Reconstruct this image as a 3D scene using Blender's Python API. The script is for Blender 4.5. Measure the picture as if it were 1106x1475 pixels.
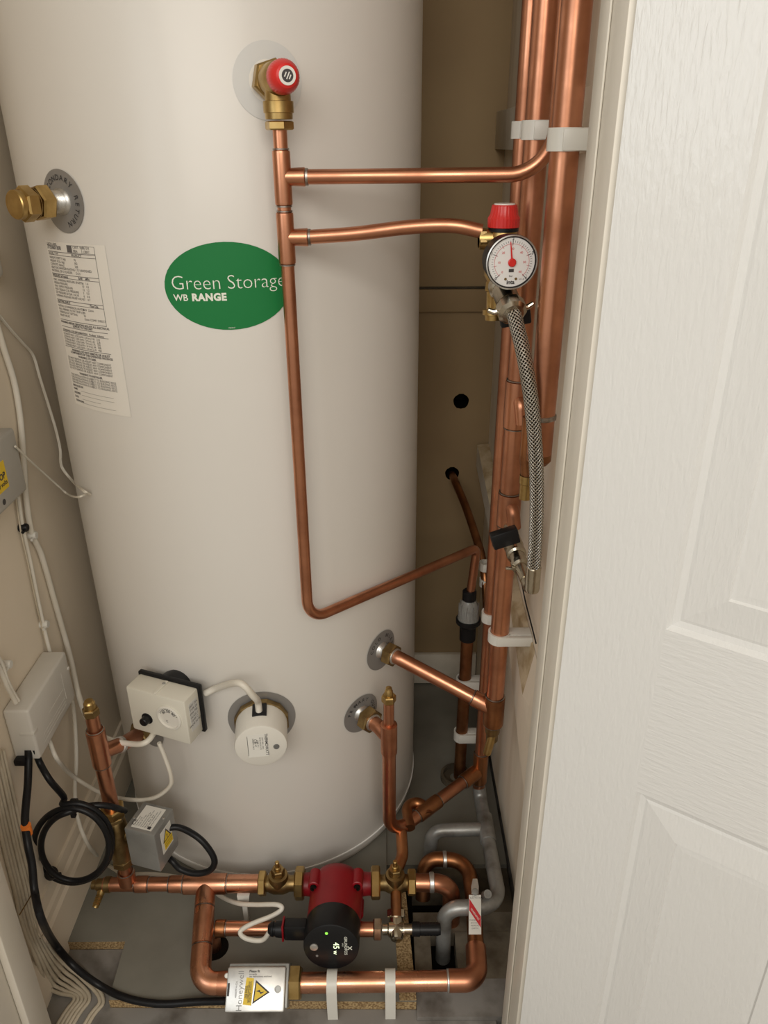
import bpy, bmesh, math, random
from mathutils import Vector as V, Matrix
random.seed(7)
scene = bpy.context.scene
for o in list(bpy.data.objects):
    bpy.data.objects.remove(o, do_unlink=True)
col = scene.collection

# ------------------------------------------------------------------ camera
FPX, CU, CV, CAMH = 1108.0, 553.0, 737.5, 1.15
_d = V((16 / FPX, 2313.5 / FPX, 1)).normalized()          # world "down" seen from the camera
_f = (V((0, 0, 1)) - _d * _d.z).normalized()
_r = _d.cross(_f)
RM = Matrix((_r, _f, -_d))                                # camera axes -> world
CAM = V((0, 0, CAMH))
cd = bpy.data.cameras.new('camera')
cam = bpy.data.objects.new('camera', cd)
col.objects.link(cam)
cx_, cy_, cz_ = RM @ V((1, 0, 0)), -(RM @ V((0, 1, 0))), -(RM @ V((0, 0, 1)))
cam.matrix_world = Matrix(((cx_.x, cy_.x, cz_.x, 0), (cx_.y, cy_.y, cz_.y, 0), (cx_.z, cy_.z, cz_.z, CAMH), (0, 0, 0, 1)))
cd.sensor_fit = 'VERTICAL'
cd.sensor_height = 36
cd.lens = FPX / 1475 * 36
cd.clip_start = 0.01
scene.camera = cam

# ------------------------------------------------------------------ world, lights, exposure
w = bpy.data.worlds.new('world')
scene.world = w
w.use_nodes = True
bg = w.node_tree.nodes['Background']
bg.inputs[0].default_value = (1.0, 0.92, 0.80, 1)
bg.inputs[1].default_value = 0.47


def area(name, loc, target, sx, sy, power, colr):
    l = bpy.data.lights.new(name, 'AREA')
    l.shape = 'RECTANGLE'
    l.size, l.size_y, l.energy, l.color = sx, sy, power, colr
    o = bpy.data.objects.new(name, l)
    col.objects.link(o)
    o.location = loc
    o.rotation_euler = (V(target) - V(loc)).to_track_quat('-Z', 'Y').to_euler()
    return o


area('window_light', (-1.30, -0.75, 1.60), (0.1, 0.8, 1.2), 0.9, 1.1, 7.5, (0.90, 0.96, 1.0))
area('front_fill', (0.00, -1.35, 1.95), (-0.15, 1.0, 0.5), 1.6, 1.0, 30, (1.0, 0.95, 0.87))  # added soft fill above and behind the camera, lights the cupboard from the front

vs = scene.view_settings
vs.view_transform = 'Standard'
vs.look = 'None'
vs.gamma = 1
vs.use_curve_mapping = False
vs.exposure = -0.06


# ------------------------------------------------------------------ helpers
def ray(u, v):
    return RM @ V(((u - CU) / FPX, (v - CV) / FPX, 1))


def P(u, v, X=None, Y=None, Z=None):
    r = ray(u, v)
    if X is not None:
        t = X / r.x
    elif Y is not None:
        t = Y / r.y
    else:
        t = (Z - CAMH) / r.z
    return CAM + r * t


AX, AY, RC = -0.22, 1.19, 0.275                            # cylinder axis and radius


def CYL(u, v, rad=RC):
    r = ray(u, v)
    ox, oy = -AX, -AY
    a = r.x ** 2 + r.y ** 2
    b = 2 * (ox * r.x + oy * r.y)
    c = ox * ox + oy * oy - rad * rad
    t = (-b - math.sqrt(max(b * b - 4 * a * c, 0))) / (2 * a)
    return CAM + r * t


def cnormal(p):
    return V((p.x - AX, p.y - AY, 0)).normalized()


class MB:
    def __init__(s):
        s.v, s.f, s.uv = [], [], []

    def add(s, verts, faces, uvs=None):
        o = len(s.v)
        s.v += [tuple(x) for x in verts]
        s.f += [tuple(i + o for i in f) for f in faces]
        s.uv += uvs if uvs else [None] * len(faces)
        return s

    def build(s, name, mat, parent=None, smooth=True, ang=35, kind=None):
        me = bpy.data.meshes.new(name)
        me.from_pydata(s.v, [], s.f)
        if any(s.uv):
            L = me.uv_layers.new(name='UVMap')
            for p, u in zip(me.polygons, s.uv):
                for k, li in enumerate(p.loop_indices):
                    L.data[li].uv = u[k] if u else (0, 0)
        me.validate()
        bm = bmesh.new()
        bm.from_mesh(me)
        bmesh.ops.recalc_face_normals(bm, faces=bm.faces)
        bm.to_mesh(me)
        bm.free()
        if smooth:
            me.polygons.foreach_set('use_smooth', [True] * len(me.polygons))
            me.set_sharp_from_angle(angle=math.radians(ang))
        for m in (mat if isinstance(mat, (list, tuple)) else [mat]):
            me.materials.append(m)
        o = bpy.data.objects.new(name, me)
        col.objects.link(o)
        if parent is not None:
            o.parent = parent
            if parent.type == 'EMPTY':
                o.location = -parent.location
        if kind:
            o['kind'] = kind
        return o


def tag(o, label, cat, group=None):
    o['label'] = label
    o['category'] = cat
    if group:
        o['group'] = group
    return o


def thing(name, label, cat, loc, group=None):
    o = bpy.data.objects.new(name, None)
    o.empty_display_size = 0.02
    col.objects.link(o)
    o.location = loc
    return tag(o, label, cat, group)


def struct(o):
    o['kind'] = 'structure'
    return o


def frame(ax):
    ax = V(ax).normalized()
    h = V((0, 0, 1)) if abs(ax.z) < 0.9 else V((0, 1, 0))
    a = h.cross(ax).normalized()
    return a, ax.cross(a), ax


def fillet(pts, rad, n=8):
    pts = [V(p) for p in pts]
    out = [pts[0]]
    for i in range(1, len(pts) - 1):
        a, b, c = pts[i - 1], pts[i], pts[i + 1]
        r = rad[i - 1] if isinstance(rad, (list, tuple)) else rad
        d1, d2 = (a - b), (c - b)
        l1, l2 = d1.length, d2.length
        d1.normalize(); d2.normalize()
        an = d1.angle(d2)
        if an > 3.1 or r <= 0:
            out.append(b)
            continue
        t = min(r / math.tan(an / 2), 0.49 * l1 if i > 1 else 0.95 * l1, 0.49 * l2 if i < len(pts) - 2 else 0.95 * l2)
        p1, p2 = b + d1 * t, b + d2 * t
        turn = math.pi - an
        k = 4 / 3 * math.tan(turn / 4) / math.tan(turn / 2)
        c1, c2 = p1.lerp(b, k), p2.lerp(b, k)
        for j in range(n + 1):
            s = j / n
            out.append(p1 * (1 - s) ** 3 + c1 * 3 * s * (1 - s) ** 2 + c2 * 3 * s * s * (1 - s) + p2 * s ** 3)
    out.append(pts[-1])
    return out


def smooth(pts, n=8):
    pts = [V(p) for p in pts]
    q = [pts[0] * 2 - pts[1]] + pts + [pts[-1] * 2 - pts[-2]]
    out = []
    for i in range(1, len(q) - 2):
        a, b, c, d = q[i - 1], q[i], q[i + 1], q[i + 2]
        for j in range(n):
            t = j / n
            out.append(0.5 * ((2 * b) + (c - a) * t + (2 * a - 5 * b + 4 * c - d) * t * t + (3 * b - a - 3 * c + d) * t ** 3))
    out.append(pts[-1])
    return out


def tube(mb, path, r, seg=20, caps=True):
    path = [V(p) for p in path]
    q = [path[0]]
    for p in path[1:]:
        if (p - q[-1]).length > 1e-5:
            q.append(p)
    path = q
    n = len(path)
    tg = [(path[min(i + 1, n - 1)] - path[max(i - 1, 0)]).normalized() for i in range(n)]
    a, b, _ = frame(tg[0])
    verts, L, ln = [], [], 0
    for i in range(n):
        if i:
            rot = tg[i - 1].rotation_difference(tg[i])
            a = (rot @ a).normalized()
            ln += (path[i] - path[i - 1]).length
        a = (a - tg[i] * a.dot(tg[i])).normalized()
        b = tg[i].cross(a)
        rr = r(i / (n - 1)) if callable(r) else r
        for k in range(seg):
            t = 2 * math.pi * k / seg
            verts.append(path[i] + a * math.cos(t) * rr + b * math.sin(t) * rr)
        L.append(ln)
    faces, uvs = [], []
    for i in range(n - 1):
        for k in range(seg):
            k2 = (k + 1) % seg
            faces.append((i * seg + k, i * seg + k2, (i + 1) * seg + k2, (i + 1) * seg + k))
            uvs.append(((k / seg, L[i]), ((k + 1) / seg, L[i]), ((k + 1) / seg, L[i + 1]), (k / seg, L[i + 1])))
    if caps:
        faces += [tuple(range(seg - 1, -1, -1)), tuple((n - 1) * seg + k for k in range(seg))]
        uvs += [None, None]
    return mb.add(verts, faces, uvs)


def lathe(mb, o, ax, prof, seg=28, close=True, phase=0.0):
    """revolve [(distance along axis, radius)]"""
    o = V(o)
    a, b, ax = frame(ax)
    verts, faces = [], []
    for (h, r) in prof:
        for k in range(seg):
            t = 2 * math.pi * k / seg + phase
            verts.append(o + ax * h + a * (math.cos(t) * r) + b * (math.sin(t) * r))
    for i in range(len(prof) - 1):
        for k in range(seg):
            k2 = (k + 1) % seg
            faces.append((i * seg + k, i * seg + k2, (i + 1) * seg + k2, (i + 1) * seg + k))
    if close:
        faces += [tuple(range(seg - 1, -1, -1)), tuple((len(prof) - 1) * seg + k for k in range(seg))]
    return mb.add(verts, faces)


def hexnut(mb, o, ax, h, af, phase=0.0, n=6):
    r = af / 2 / math.cos(math.pi / n)
    c = min(h * 0.14, 0.0022)
    return lathe(mb, o, ax, [(0, r * .9), (c, r), (h - c, r), (h, r * .9)], seg=n, phase=phase)


def box(mb, c, ax, sz, bev=0.0, seg=2):
    """oriented box; ax = (x,y,z axes), sz = full sizes"""
    bm = bmesh.new()
    bmesh.ops.create_cube(bm, size=1)
    for v in bm.verts:
        v.co = V((v.co.x * sz[0], v.co.y * sz[1], v.co.z * sz[2]))
    if bev > 0:
        bmesh.ops.bevel(bm, geom=list(bm.edges), offset=bev, segments=seg, affect='EDGES', profile=0.5)
    X, Y, Z = [V(a) for a in ax]
    bm.verts.index_update()
    mb.add([V(c) + X * v.co.x + Y * v.co.y + Z * v.co.z for v in bm.verts], [[v.index for v in f.verts] for f in bm.faces])
    bm.free()
    return mb


I3 = (V((1, 0, 0)), V((0, 1, 0)), V((0, 0, 1)))


def abox(mb, x0, x1, y0, y1, z0, z1, bev=0.0):
    return box(mb, ((x0 + x1) / 2, (y0 + y1) / 2, (z0 + z1) / 2), I3, (abs(x1 - x0), abs(y1 - y0), abs(z1 - z0)), bev)


def prism(mb, poly, thick):
    """poly: world points (planar); extruded by vector thick"""
    n = len(poly)
    t = V(thick)
    vs_ = [V(p) for p in poly] + [V(p) + t for p in poly]
    fs = [tuple(range(n)), tuple(range(2 * n - 1, n - 1, -1))] + [(i, (i + 1) % n, n + (i + 1) % n, n + i) for i in range(n)]
    return mb.add(vs_, fs)


_tc = {}


def text2d(s, size, align='CENTER', offset=0.0, spacing=1.0, line=1.0, shear=0.0):
    key = (s, size, align, offset, spacing, line, shear)
    if key in _tc:
        return _tc[key]
    cu = bpy.data.curves.new('t', 'FONT')
    cu.body, cu.size, cu.align_x, cu.offset, cu.space_character, cu.space_line = s, 1.0, align, offset, spacing, line
    cu.resolution_u = 3
    cu.shear = shear
    ob = bpy.data.objects.new('t', cu)
    col.objects.link(ob)
    dg = bpy.context.evaluated_depsgraph_get()
    me = bpy.data.meshes.new_from_object(ob.evaluated_get(dg))
    r = ([(v.co.x * size, v.co.y * size) for v in me.vertices], [tuple(p.vertices) for p in me.polygons])
    bpy.data.objects.remove(ob, do_unlink=True)
    bpy.data.meshes.remove(me)
    bpy.data.curves.remove(cu)
    _tc[key] = r
    return r


def flat_text(mb, s, size, o, xd, yd, **k):
    v, f = text2d(s, size, **k)
    o, xd, yd = V(o), V(xd).normalized(), V(yd).normalized()
    return mb.add([o + xd * x + yd * y for x, y in v], f)


def cylpt(phi, z, r=RC):
    return V((AX + r * math.sin(phi), AY - r * math.cos(phi), z))


def phi_of(p):
    return math.atan2(p.x - AX, AY - p.y)


def cyl_text(mb, s, size, phi, z, lift=0.0012, rot=0.0, dx=0.0, dy=0.0, **k):
    v, f = text2d(s, size, **k)
    c, sn = math.cos(rot), math.sin(rot)
    out = []
    for x, y in v:
        x, y = x + dx, y + dy
        X, Y = x * c - y * sn, x * sn + y * c
        out.append(cylpt(phi + X / RC, z + Y, RC + lift))
    return mb.add(out, f)


def cyl_rect(mb, phi, z, x0, x1, y0, y1, lift=0.0008, rot=0.0, n=10):
    c, sn = math.cos(rot), math.sin(rot)
    vs_, fs = [], []
    for i in range(n + 1):
        x = x0 + (x1 - x0) * i / n
        for y in (y0, y1):
            vs_.append(cylpt(phi + (x * c - y * sn) / RC, z + x * sn + y * c, RC + lift))
    for i in range(n):
        fs.append((2 * i, 2 * i + 2, 2 * i + 3, 2 * i + 1))
    return mb.add(vs_, fs)


def cyl_disc(mb, phi, z, rx, ry, lift=0.0008, rings=6, seg=48, hole=0.0, thick=0.0):
    vs_, fs = [], []
    for i in range(rings + 1):
        q = hole + (1 - hole) * i / rings
        for k in range(seg):
            t = 2 * math.pi * k / seg
            vs_.append(cylpt(phi + rx * q * math.cos(t) / RC, z + ry * q * math.sin(t), RC + lift))
    for i in range(rings):
        for k in range(seg):
            k2 = (k + 1) % seg
            fs.append((i * seg + k, i * seg + k2, (i + 1) * seg + k2, (i + 1) * seg + k))
    if hole == 0:
        fs.append(tuple(range(seg)))
    return mb.add(vs_, fs)


# ------------------------------------------------------------------ materials
def material(name, c1, c2=None, rough=0.5, metal=0.0, scale=8.0, detail=4.0, lo=0.35, hi=0.65, bump=0.0, bscale=60.0,
             rough2=None, stretch=(1, 1, 1), coat=0.0, trans=0.0, spec=0.5, emit=None):
    m = bpy.data.materials.new(name)
    m.use_nodes = True
    nt = m.node_tree
    b = nt.nodes['Principled BSDF']
    b.inputs['Base Color'].default_value = (*c1, 1)
    b.inputs['Roughness'].default_value = rough
    b.inputs['Metallic'].default_value = metal
    b.inputs['Coat Weight'].default_value = coat
    b.inputs['Coat Roughness'].default_value = 0.15
    b.inputs['Transmission Weight'].default_value = trans
    b.inputs['Specular IOR Level'].default_value = spec
    if emit:
        b.inputs['Emission Color'].default_value = (*emit[0], 1)
        b.inputs['Emission Strength'].default_value = emit[1]
    tc = nt.nodes.new('ShaderNodeTexCoord')
    mp = nt.nodes.new('ShaderNodeMapping')
    mp.inputs['Scale'].default_value = stretch
    nt.links.new(tc.outputs['Object'], mp.inputs[0])
    if c2 or rough2 is not None:
        nz = nt.nodes.new('ShaderNodeTexNoise')
        nz.inputs['Scale'].default_value = scale
        nz.inputs['Detail'].default_value = detail
        nt.links.new(mp.outputs[0], nz.inputs[0])
        mr = nt.nodes.new('ShaderNodeMapRange')
        mr.inputs[1].default_value, mr.inputs[2].default_value = lo, hi
        nt.links.new(nz.outputs[0], mr.inputs[0])
        if c2:
            mx = nt.nodes.new('ShaderNodeMix')
            mx.data_type = 'RGBA'
            mx.inputs[6].default_value = (*c1, 1)
            mx.inputs[7].default_value = (*c2, 1)
            nt.links.new(mr.outputs[0], mx.inputs[0])
            nt.links.new(mx.outputs[2], b.inputs['Base Color'])
        if rough2 is not None:
            m2 = nt.nodes.new('ShaderNodeMapRange')
            m2.inputs[3].default_value, m2.inputs[4].default_value = rough, rough2
            nt.links.new(mr.outputs[0], m2.inputs[0])
            nt.links.new(m2.outputs[0], b.inputs['Roughness'])
    if bump:
        n2 = nt.nodes.new('ShaderNodeTexNoise')
        n2.inputs['Scale'].default_value = bscale
        n2.inputs['Detail'].default_value = 3
        nt.links.new(mp.outputs[0], n2.inputs[0])
        bp = nt.nodes.new('ShaderNodeBump')
        bp.inputs['Strength'].default_value = bump
        bp.inputs['Distance'].default_value = 0.002
        nt.links.new(n2.outputs[0], bp.inputs['Height'])
        nt.links.new(bp.outputs[0], b.inputs['Normal'])
    return m


M = {}
M['copper'] = material('copper', (0.67, 0.31, 0.185), (0.34, 0.14, 0.075), rough=0.28, metal=1, scale=17, detail=9, lo=.40, hi=.80, rough2=0.5, bump=0.06, bscale=40)
M['copper_dull'] = material('copper_dull', (0.44, 0.195, 0.085), (0.20, 0.085, 0.04), rough=0.34, metal=1, scale=26, detail=8, lo=.35, hi=.72, rough2=0.55, bump=0.08, bscale=60)
M['copper_bright'] = material('copper_bright', (0.76, 0.38, 0.24), (0.40, 0.17, 0.09), rough=0.26, metal=1, scale=24, detail=9, lo=.42, hi=.8, rough2=0.46, bump=0.04, bscale=50)
M['solder'] = material('solder', (0.22, 0.19, 0.16), (0.5, 0.46, 0.42), rough=0.4, metal=1, scale=120)
M['brass'] = material('brass', (0.56, 0.39, 0.16), (0.38, 0.25, 0.09), rough=0.30, metal=1, scale=40, rough2=0.42)
M['brass_dull'] = material('brass_dull', (0.38, 0.27, 0.12), (0.24, 0.16, 0.07), rough=0.40, metal=1, scale=60, bump=0.1, bscale=150)
M['nickel'] = material('nickel', (0.62, 0.57, 0.47), (0.45, 0.40, 0.31), rough=0.22, metal=1, scale=50)
M['steel'] = material('steel', (0.26, 0.26, 0.255), (0.22, 0.22, 0.21), rough=0.5, metal=0.6, scale=30)
M['alu'] = material('alu', (0.72, 0.71, 0.68), (0.60, 0.59, 0.57), rough=0.38, metal=0.9, scale=60)
M['plate'] = material('plate', (0.33, 0.32, 0.31), rough=0.45, metal=0.5)
M['enamel'] = material('enamel', (0.72, 0.69, 0.645), (0.70, 0.67, 0.62), rough=0.38, scale=3, bump=0.02, bscale=25, coat=0.1)
M['enamel_edge'] = material('enamel_edge', (0.80, 0.79, 0.76), rough=0.4)
M['wall'] = material('wall', (0.38, 0.275, 0.15), (0.29, 0.20, 0.105), rough=0.8, scale=2.2, bump=0.12, bscale=35)  # shade on the cream back wall is put into this browner base
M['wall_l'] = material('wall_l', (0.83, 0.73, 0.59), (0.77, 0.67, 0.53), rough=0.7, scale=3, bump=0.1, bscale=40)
M['board'] = material('board', (0.80, 0.71, 0.58), (0.50, 0.39, 0.26), rough=0.75, scale=14, stretch=(1, 1, .14), lo=.5, hi=.9, bump=0.05)
M['trim'] = material('trim', (0.80, 0.75, 0.66), (0.76, 0.71, 0.61), rough=0.4, scale=6, bump=0.02)
M['batten'] = material('batten', (0.80, 0.74, 0.63), (0.62, 0.55, 0.44), rough=0.7, scale=12, bump=0.1)
M['floor'] = material('floor', (0.225, 0.215, 0.18), (0.15, 0.14, 0.115), rough=0.5, scale=6, detail=8, lo=.42, hi=.72, bump=0.06, bscale=60)
M['floor_low'] = material('floor_low', (0.25, 0.235, 0.215), (0.10, 0.085, 0.07), rough=0.6, scale=16, detail=9, lo=.5, hi=.72, bump=0.1)
M['concrete'] = material('concrete', (0.12, 0.095, 0.06), (0.045, 0.035, 0.022), rough=0.9, scale=22, detail=8, bump=0.4)
M['chip'] = material('chip', (0.48, 0.34, 0.17), (0.20, 0.12, 0.05), rough=0.9, scale=330, detail=3, lo=.38, hi=.62, bump=0.5, bscale=300)
M['dirty'] = material('dirty_board', (0.20, 0.17, 0.125), (0.09, 0.07, 0.045), rough=0.8, scale=28, detail=9, lo=.4, hi=.68, bump=0.2)
M['flat_black'] = material('flat_black', (0.012, 0.010, 0.008), rough=1, spec=0)  # paints the shade inside holes and gaps; pump bolts use it too
M['carpet'] = material('carpet', (0.36, 0.32, 0.27), (0.28, 0.25, 0.2), rough=1, scale=120, bump=0.4, bscale=300)
M['ceil'] = material('ceil', (0.72, 0.69, 0.64), rough=0.9)
M['white'] = material('white_plastic', (0.74, 0.71, 0.64), rough=0.38)
M['cream'] = material('cream_plastic', (0.70, 0.67, 0.58), rough=0.42)
M['clip'] = material('clip_plastic', (0.72, 0.70, 0.64), rough=0.35)
M['cable'] = material('cable', (0.76, 0.72, 0.64), (0.70, 0.65, 0.55), rough=0.45, scale=15)
M['cable_d'] = material('cable_d', (0.62, 0.55, 0.43), (0.48, 0.41, 0.30), rough=0.55, scale=25)
M['box'] = material('box_plastic', (0.66, 0.63, 0.57), rough=0.45, bump=0.03, bscale=200)
M['gbox'] = material('grey_box', (0.44, 0.42, 0.38), rough=0.5)
M['black'] = material('black_rubber', (0.008, 0.008, 0.009), rough=0.42, spec=0.3)
M['blackp'] = material('black_plastic', (0.009, 0.009, 0.010), rough=0.38, spec=0.3)
M['ink'] = material('ink', (0.05, 0.045, 0.045), rough=0.6)
M['chip_l'] = material('worn_timber', (0.60, 0.49, 0.33), (0.40, 0.29, 0.16), rough=0.85, scale=40, detail=6, lo=.4, hi=.65, bump=0.3, bscale=150)
M['inkl'] = material('ink_label', (0.12, 0.11, 0.11), rough=0.6)
M['inkg'] = material('ink_grey', (0.22, 0.20, 0.19), rough=0.6)
M['red'] = material('red_cap', (0.66, 0.028, 0.024), rough=0.32)
M['redpump'] = material('red_cast', (0.27, 0.004, 0.010), (0.22, 0.003, 0.008), rough=0.42, scale=20, bump=0.05, bscale=200)
M['redl'] = material('red_print', (0.60, 0.03, 0.04), rough=0.5)
M['green'] = material('green', (0.012, 0.19, 0.05), rough=0.36, spec=0.3)
M['letter'] = material('letter', (0.82, 0.84, 0.74), rough=0.4)
M['paper'] = material('paper', (0.80, 0.765, 0.70), rough=0.4)
M['paperw'] = material('paper_white', (0.78, 0.76, 0.70), rough=0.4)
M['film'] = material('film', (0.655, 0.65, 0.63), rough=0.3)
M['yellow'] = material('yellow', (0.80, 0.55, 0.02), rough=0.45)
M['orange'] = material('orange_tape', (0.85, 0.22, 0.03), rough=0.4)
M['greyp'] = material('grey_paint', (0.36, 0.36, 0.345), (0.15, 0.14, 0.12), rough=0.38, metal=0.55, scale=26, detail=7, lo=.42, hi=.72, bump=0.15, bscale=90)
M['zinc'] = material('zinc', (0.40, 0.40, 0.385), (0.30, 0.30, 0.285), rough=0.42, metal=0.5, scale=20, detail=6)
M['glass'] = material('clear_plastic', (0.80, 0.80, 0.76), rough=0.18, trans=0.75)
M['dialglass'] = material('dial_glass', (1, 1, 1), rough=0.02, trans=1.0)
M['dial'] = material('dial_face', (0.80, 0.79, 0.77), rough=0.5)
M['led'] = material('led_digits', (0.9, 1.0, 0.75), rough=0.5, emit=((0.85, 1.0, 0.6), 1.2))
M['led_g'] = material('led_green', (0.3, 0.9, 0.1), rough=0.5, emit=((0.3, 0.9, 0.08), 0.8))


def door_mat(name, stretch):
    m = material(name, (0.73, 0.725, 0.705), rough=0.19, spec=0.5)
    nt = m.node_tree
    b = nt.nodes['Principled BSDF']
    mp = [n for n in nt.nodes if n.type == 'MAPPING'][0]
    mp.inputs['Scale'].default_value = stretch
    n1 = nt.nodes.new('ShaderNodeTexNoise')
    n1.inputs['Scale'].default_value = 1.0
    n1.inputs['Detail'].default_value = 3.5
    n1.inputs['Distortion'].default_value = 0.4
    nt.links.new(mp.outputs[0], n1.inputs[0])
    bp = nt.nodes.new('ShaderNodeBump')
    bp.inputs['Strength'].default_value = 0.40
    bp.inputs['Distance'].default_value = 0.0016
    nt.links.new(n1.outputs[0], bp.inputs['Height'])
    nt.links.new(bp.outputs[0], b.inputs['Normal'])
    return m


M['door'] = door_mat('door_paint_upright_grain', (300, 300, 60))
M['door_h'] = door_mat('door_paint_level_grain', (55, 55, 330))


def braid_mat():
    m = material('braided_steel', (0.62, 0.60, 0.55), rough=0.28, metal=1)
    nt = m.node_tree
    b = nt.nodes['Principled BSDF']
    uv = nt.nodes.new('ShaderNodeUVMap')
    sep = nt.nodes.new('ShaderNodeSeparateXYZ')
    nt.links.new(uv.outputs[0], sep.inputs[0])

    def math_(op, a, bb):
        n = nt.nodes.new('ShaderNodeMath')
        n.operation = op
        for i, x in enumerate((a, bb)):
            if x is None:
                continue
            if isinstance(x, (int, float)):
                n.inputs[i].default_value = x
            else:
                nt.links.new(x, n.inputs[i])
        return n.outputs[0]
    ua = math_('MULTIPLY', sep.outputs[0], 12 * 2 * math.pi)
    vb = math_('MULTIPLY', sep.outputs[1], 2 * math.pi / 0.0042)
    s1 = math_('SINE', math_('ADD', ua, vb), None)
    s2 = math_('SINE', math_('SUBTRACT', ua, vb), None)
    hgt = math_('MAXIMUM', s1, s2)
    bp = nt.nodes.new('ShaderNodeBump')
    bp.inputs['Strength'].default_value = 0.9
    bp.inputs['Distance'].default_value = 0.0012
    nt.links.new(hgt, bp.inputs['Height'])
    nt.links.new(bp.outputs[0], b.inputs['Normal'])
    mr = nt.nodes.new('ShaderNodeMapRange')
    mr.inputs[1].default_value, mr.inputs[2].default_value = 0.0, 0.6
    nt.links.new(hgt, mr.inputs[0])
    mx = nt.nodes.new('ShaderNodeMix')
    mx.data_type = 'RGBA'
    mx.inputs[6].default_value = (0.06, 0.055, 0.05, 1)
    mx.inputs[7].default_value = (0.70, 0.67, 0.61, 1)
    nt.links.new(mr.outputs[0], mx.inputs[0])
    nt.links.new(mx.outputs[2], b.inputs['Base Color'])
    return m


M['braid'] = braid_mat()

# ------------------------------------------------------------------ the setting
XL, XR, YB = -0.527, 0.214, 1.475
JY = 0.66                                                  # inner face of the front wall
ZT = 2.4

# floor: sub-floor, then raised grey boards on it
fl = struct(abox(MB(), -1.6, 1.6, -2.2, YB + 0.1, -0.12, -0.045).build('floor', M['floor_low'], smooth=False))
fl['label'] = 'dark sub-floor under the grey painted boards'


def floor_board(poly, z0, z1, mat, name='floor_board', edge=None):
    mb = MB()
    prism(mb, [(x, y, z0) for x, y in poly], (0, 0, z1 - z0))
    o = mb.build(name, [mat, edge or mat], fl, smooth=False)
    if edge:
        for p in o.data.polygons:
            p.material_index = 1 if abs(p.normal.z) < 0.5 else 0
    return o


# big board carrying the cylinder, chipboard showing on its cut edges
floor_board([(-0.5265, 0.815), (-0.419, 0.815), (-0.416, 0.722), (0.043, 0.716), (0.030, 0.905), (0.000, 0.935), (0.000, 1.474), (-0.5265, 1.474)],
            -0.018, 0.0, M['floor'], edge=M['chip'])
floor_board([(-0.527, 0.50), (0.160, 0.50), (0.160, 0.6995), (0.0435, 0.6995), (0.0435, 0.7155), (-0.4165, 0.7215), (-0.4195, 0.8145), (-0.527, 0.8145)],
            -0.045, -0.018, M['floor_low'])
# pit at the right where the pipes drop through: boards with the two cut openings left free
floor_board([(0.0436, 0.70), (0.2135, 0.70), (0.2135, 0.757), (0.0436, 0.757)], -0.045, -0.010, M['floor_low'])
floor_board([(0.0436, 0.757), (0.070, 0.757), (0.070, 0.835), (0.0436, 0.835)], -0.045, -0.010, M['dirty'])
floor_board([(0.110, 0.757), (0.2135, 0.757), (0.2135, 0.835), (0.110, 0.835)], -0.045, -0.010, M['dirty'])
floor_board([(0.0436, 0.835), (0.2135, 0.835), (0.2135, 0.872), (0.0436, 0.872)], -0.045, -0.012, M['dirty'])
floor_board([(0.098, 0.872), (0.2135, 0.872), (0.2135, 0.91), (0.098, 0.91)], -0.045, -0.012, M['concrete'])
floor_board([(0.0436, 0.91), (0.2135, 0.91), (0.2135, 0.96), (0.0436, 0.96)], -0.045, -0.014, M['concrete'])
floor_board([(0.0, 0.96), (0.2135, 0.96), (0.2135, 1.474), (0.0, 1.474)], -0.045, -0.004, M['floor'])
chipstrip = floor_board([(0.018, 0.718), (0.0432, 0.718), (0.0325, 0.90), (0.010, 0.90)], 0.0, 0.0025, M['chip'], name='bare_chipboard_strip')
# hall floor in front of the cupboard
hall = struct(abox(MB(), -1.6, 1.6, -2.2, 0.5, -0.045, -0.012).build('floor_hall', M['carpet'], smooth=False))
# black sheet painting the dark of the space under the openings
struct(abox(MB(), 0.03, 0.2135, 0.74, 0.95, -0.0449, -0.0445).build('floor_dark_sheet', M['flat_black'], smooth=False))

# walls
wb = MB()


def wall_with_holes(mb, y, x0, x1, z0, z1, holes, thick=0.06, seg=24):
    """back wall front face with round holes; each hole sits in its own square cell"""
    s = 0.026
    zs = sorted({z0, z1} | {h[1] - s for h in holes} | {h[1] + s for h in holes})
    for j in range(len(zs) - 1):
        c, d = zs[j], zs[j + 1]
        row = [h for h in holes if c < h[1] < d]
        xs = sorted({x0, x1} | {h[0] - s for h in row} | {h[0] + s for h in row})
        for i in range(len(xs) - 1):
            a, b = xs[i], xs[i + 1]
            hit = [h for h in row if a < h[0] < b]
            if not hit:
                mb.add([(a, y, c), (b, y, c), (b, y, d), (a, y, d)], [(0, 1, 2, 3)])
            else:
                hx, hz, hr = hit[0]
                vs_, fs = [], []
                for k in range(seg):
                    t = 2 * math.pi * k / seg
                    cx, cz = math.cos(t), math.sin(t)
                    q = max(abs(cx), abs(cz))
                    ox, oz = hx + (b - a) / 2 * cx / q, hz + (d - c) / 2 * cz / q
                    rr = hr * (1 + 0.02 * math.sin(5 * t) + 0.02 * math.sin(11 * t))
                    vs_ += [(ox, y, oz), (hx + rr * cx, y, hz + rr * cz), (hx + rr * cx, y + thick, hz + rr * cz)]
                for k in range(seg):
                    k2 = (k + 1) % seg
                    fs += [(3 * k, 3 * k2, 3 * k2 + 1, 3 * k + 1), (3 * k + 1, 3 * k2 + 1, 3 * k2 + 2, 3 * k + 2)]
                mb.add(vs_, fs)


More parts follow.
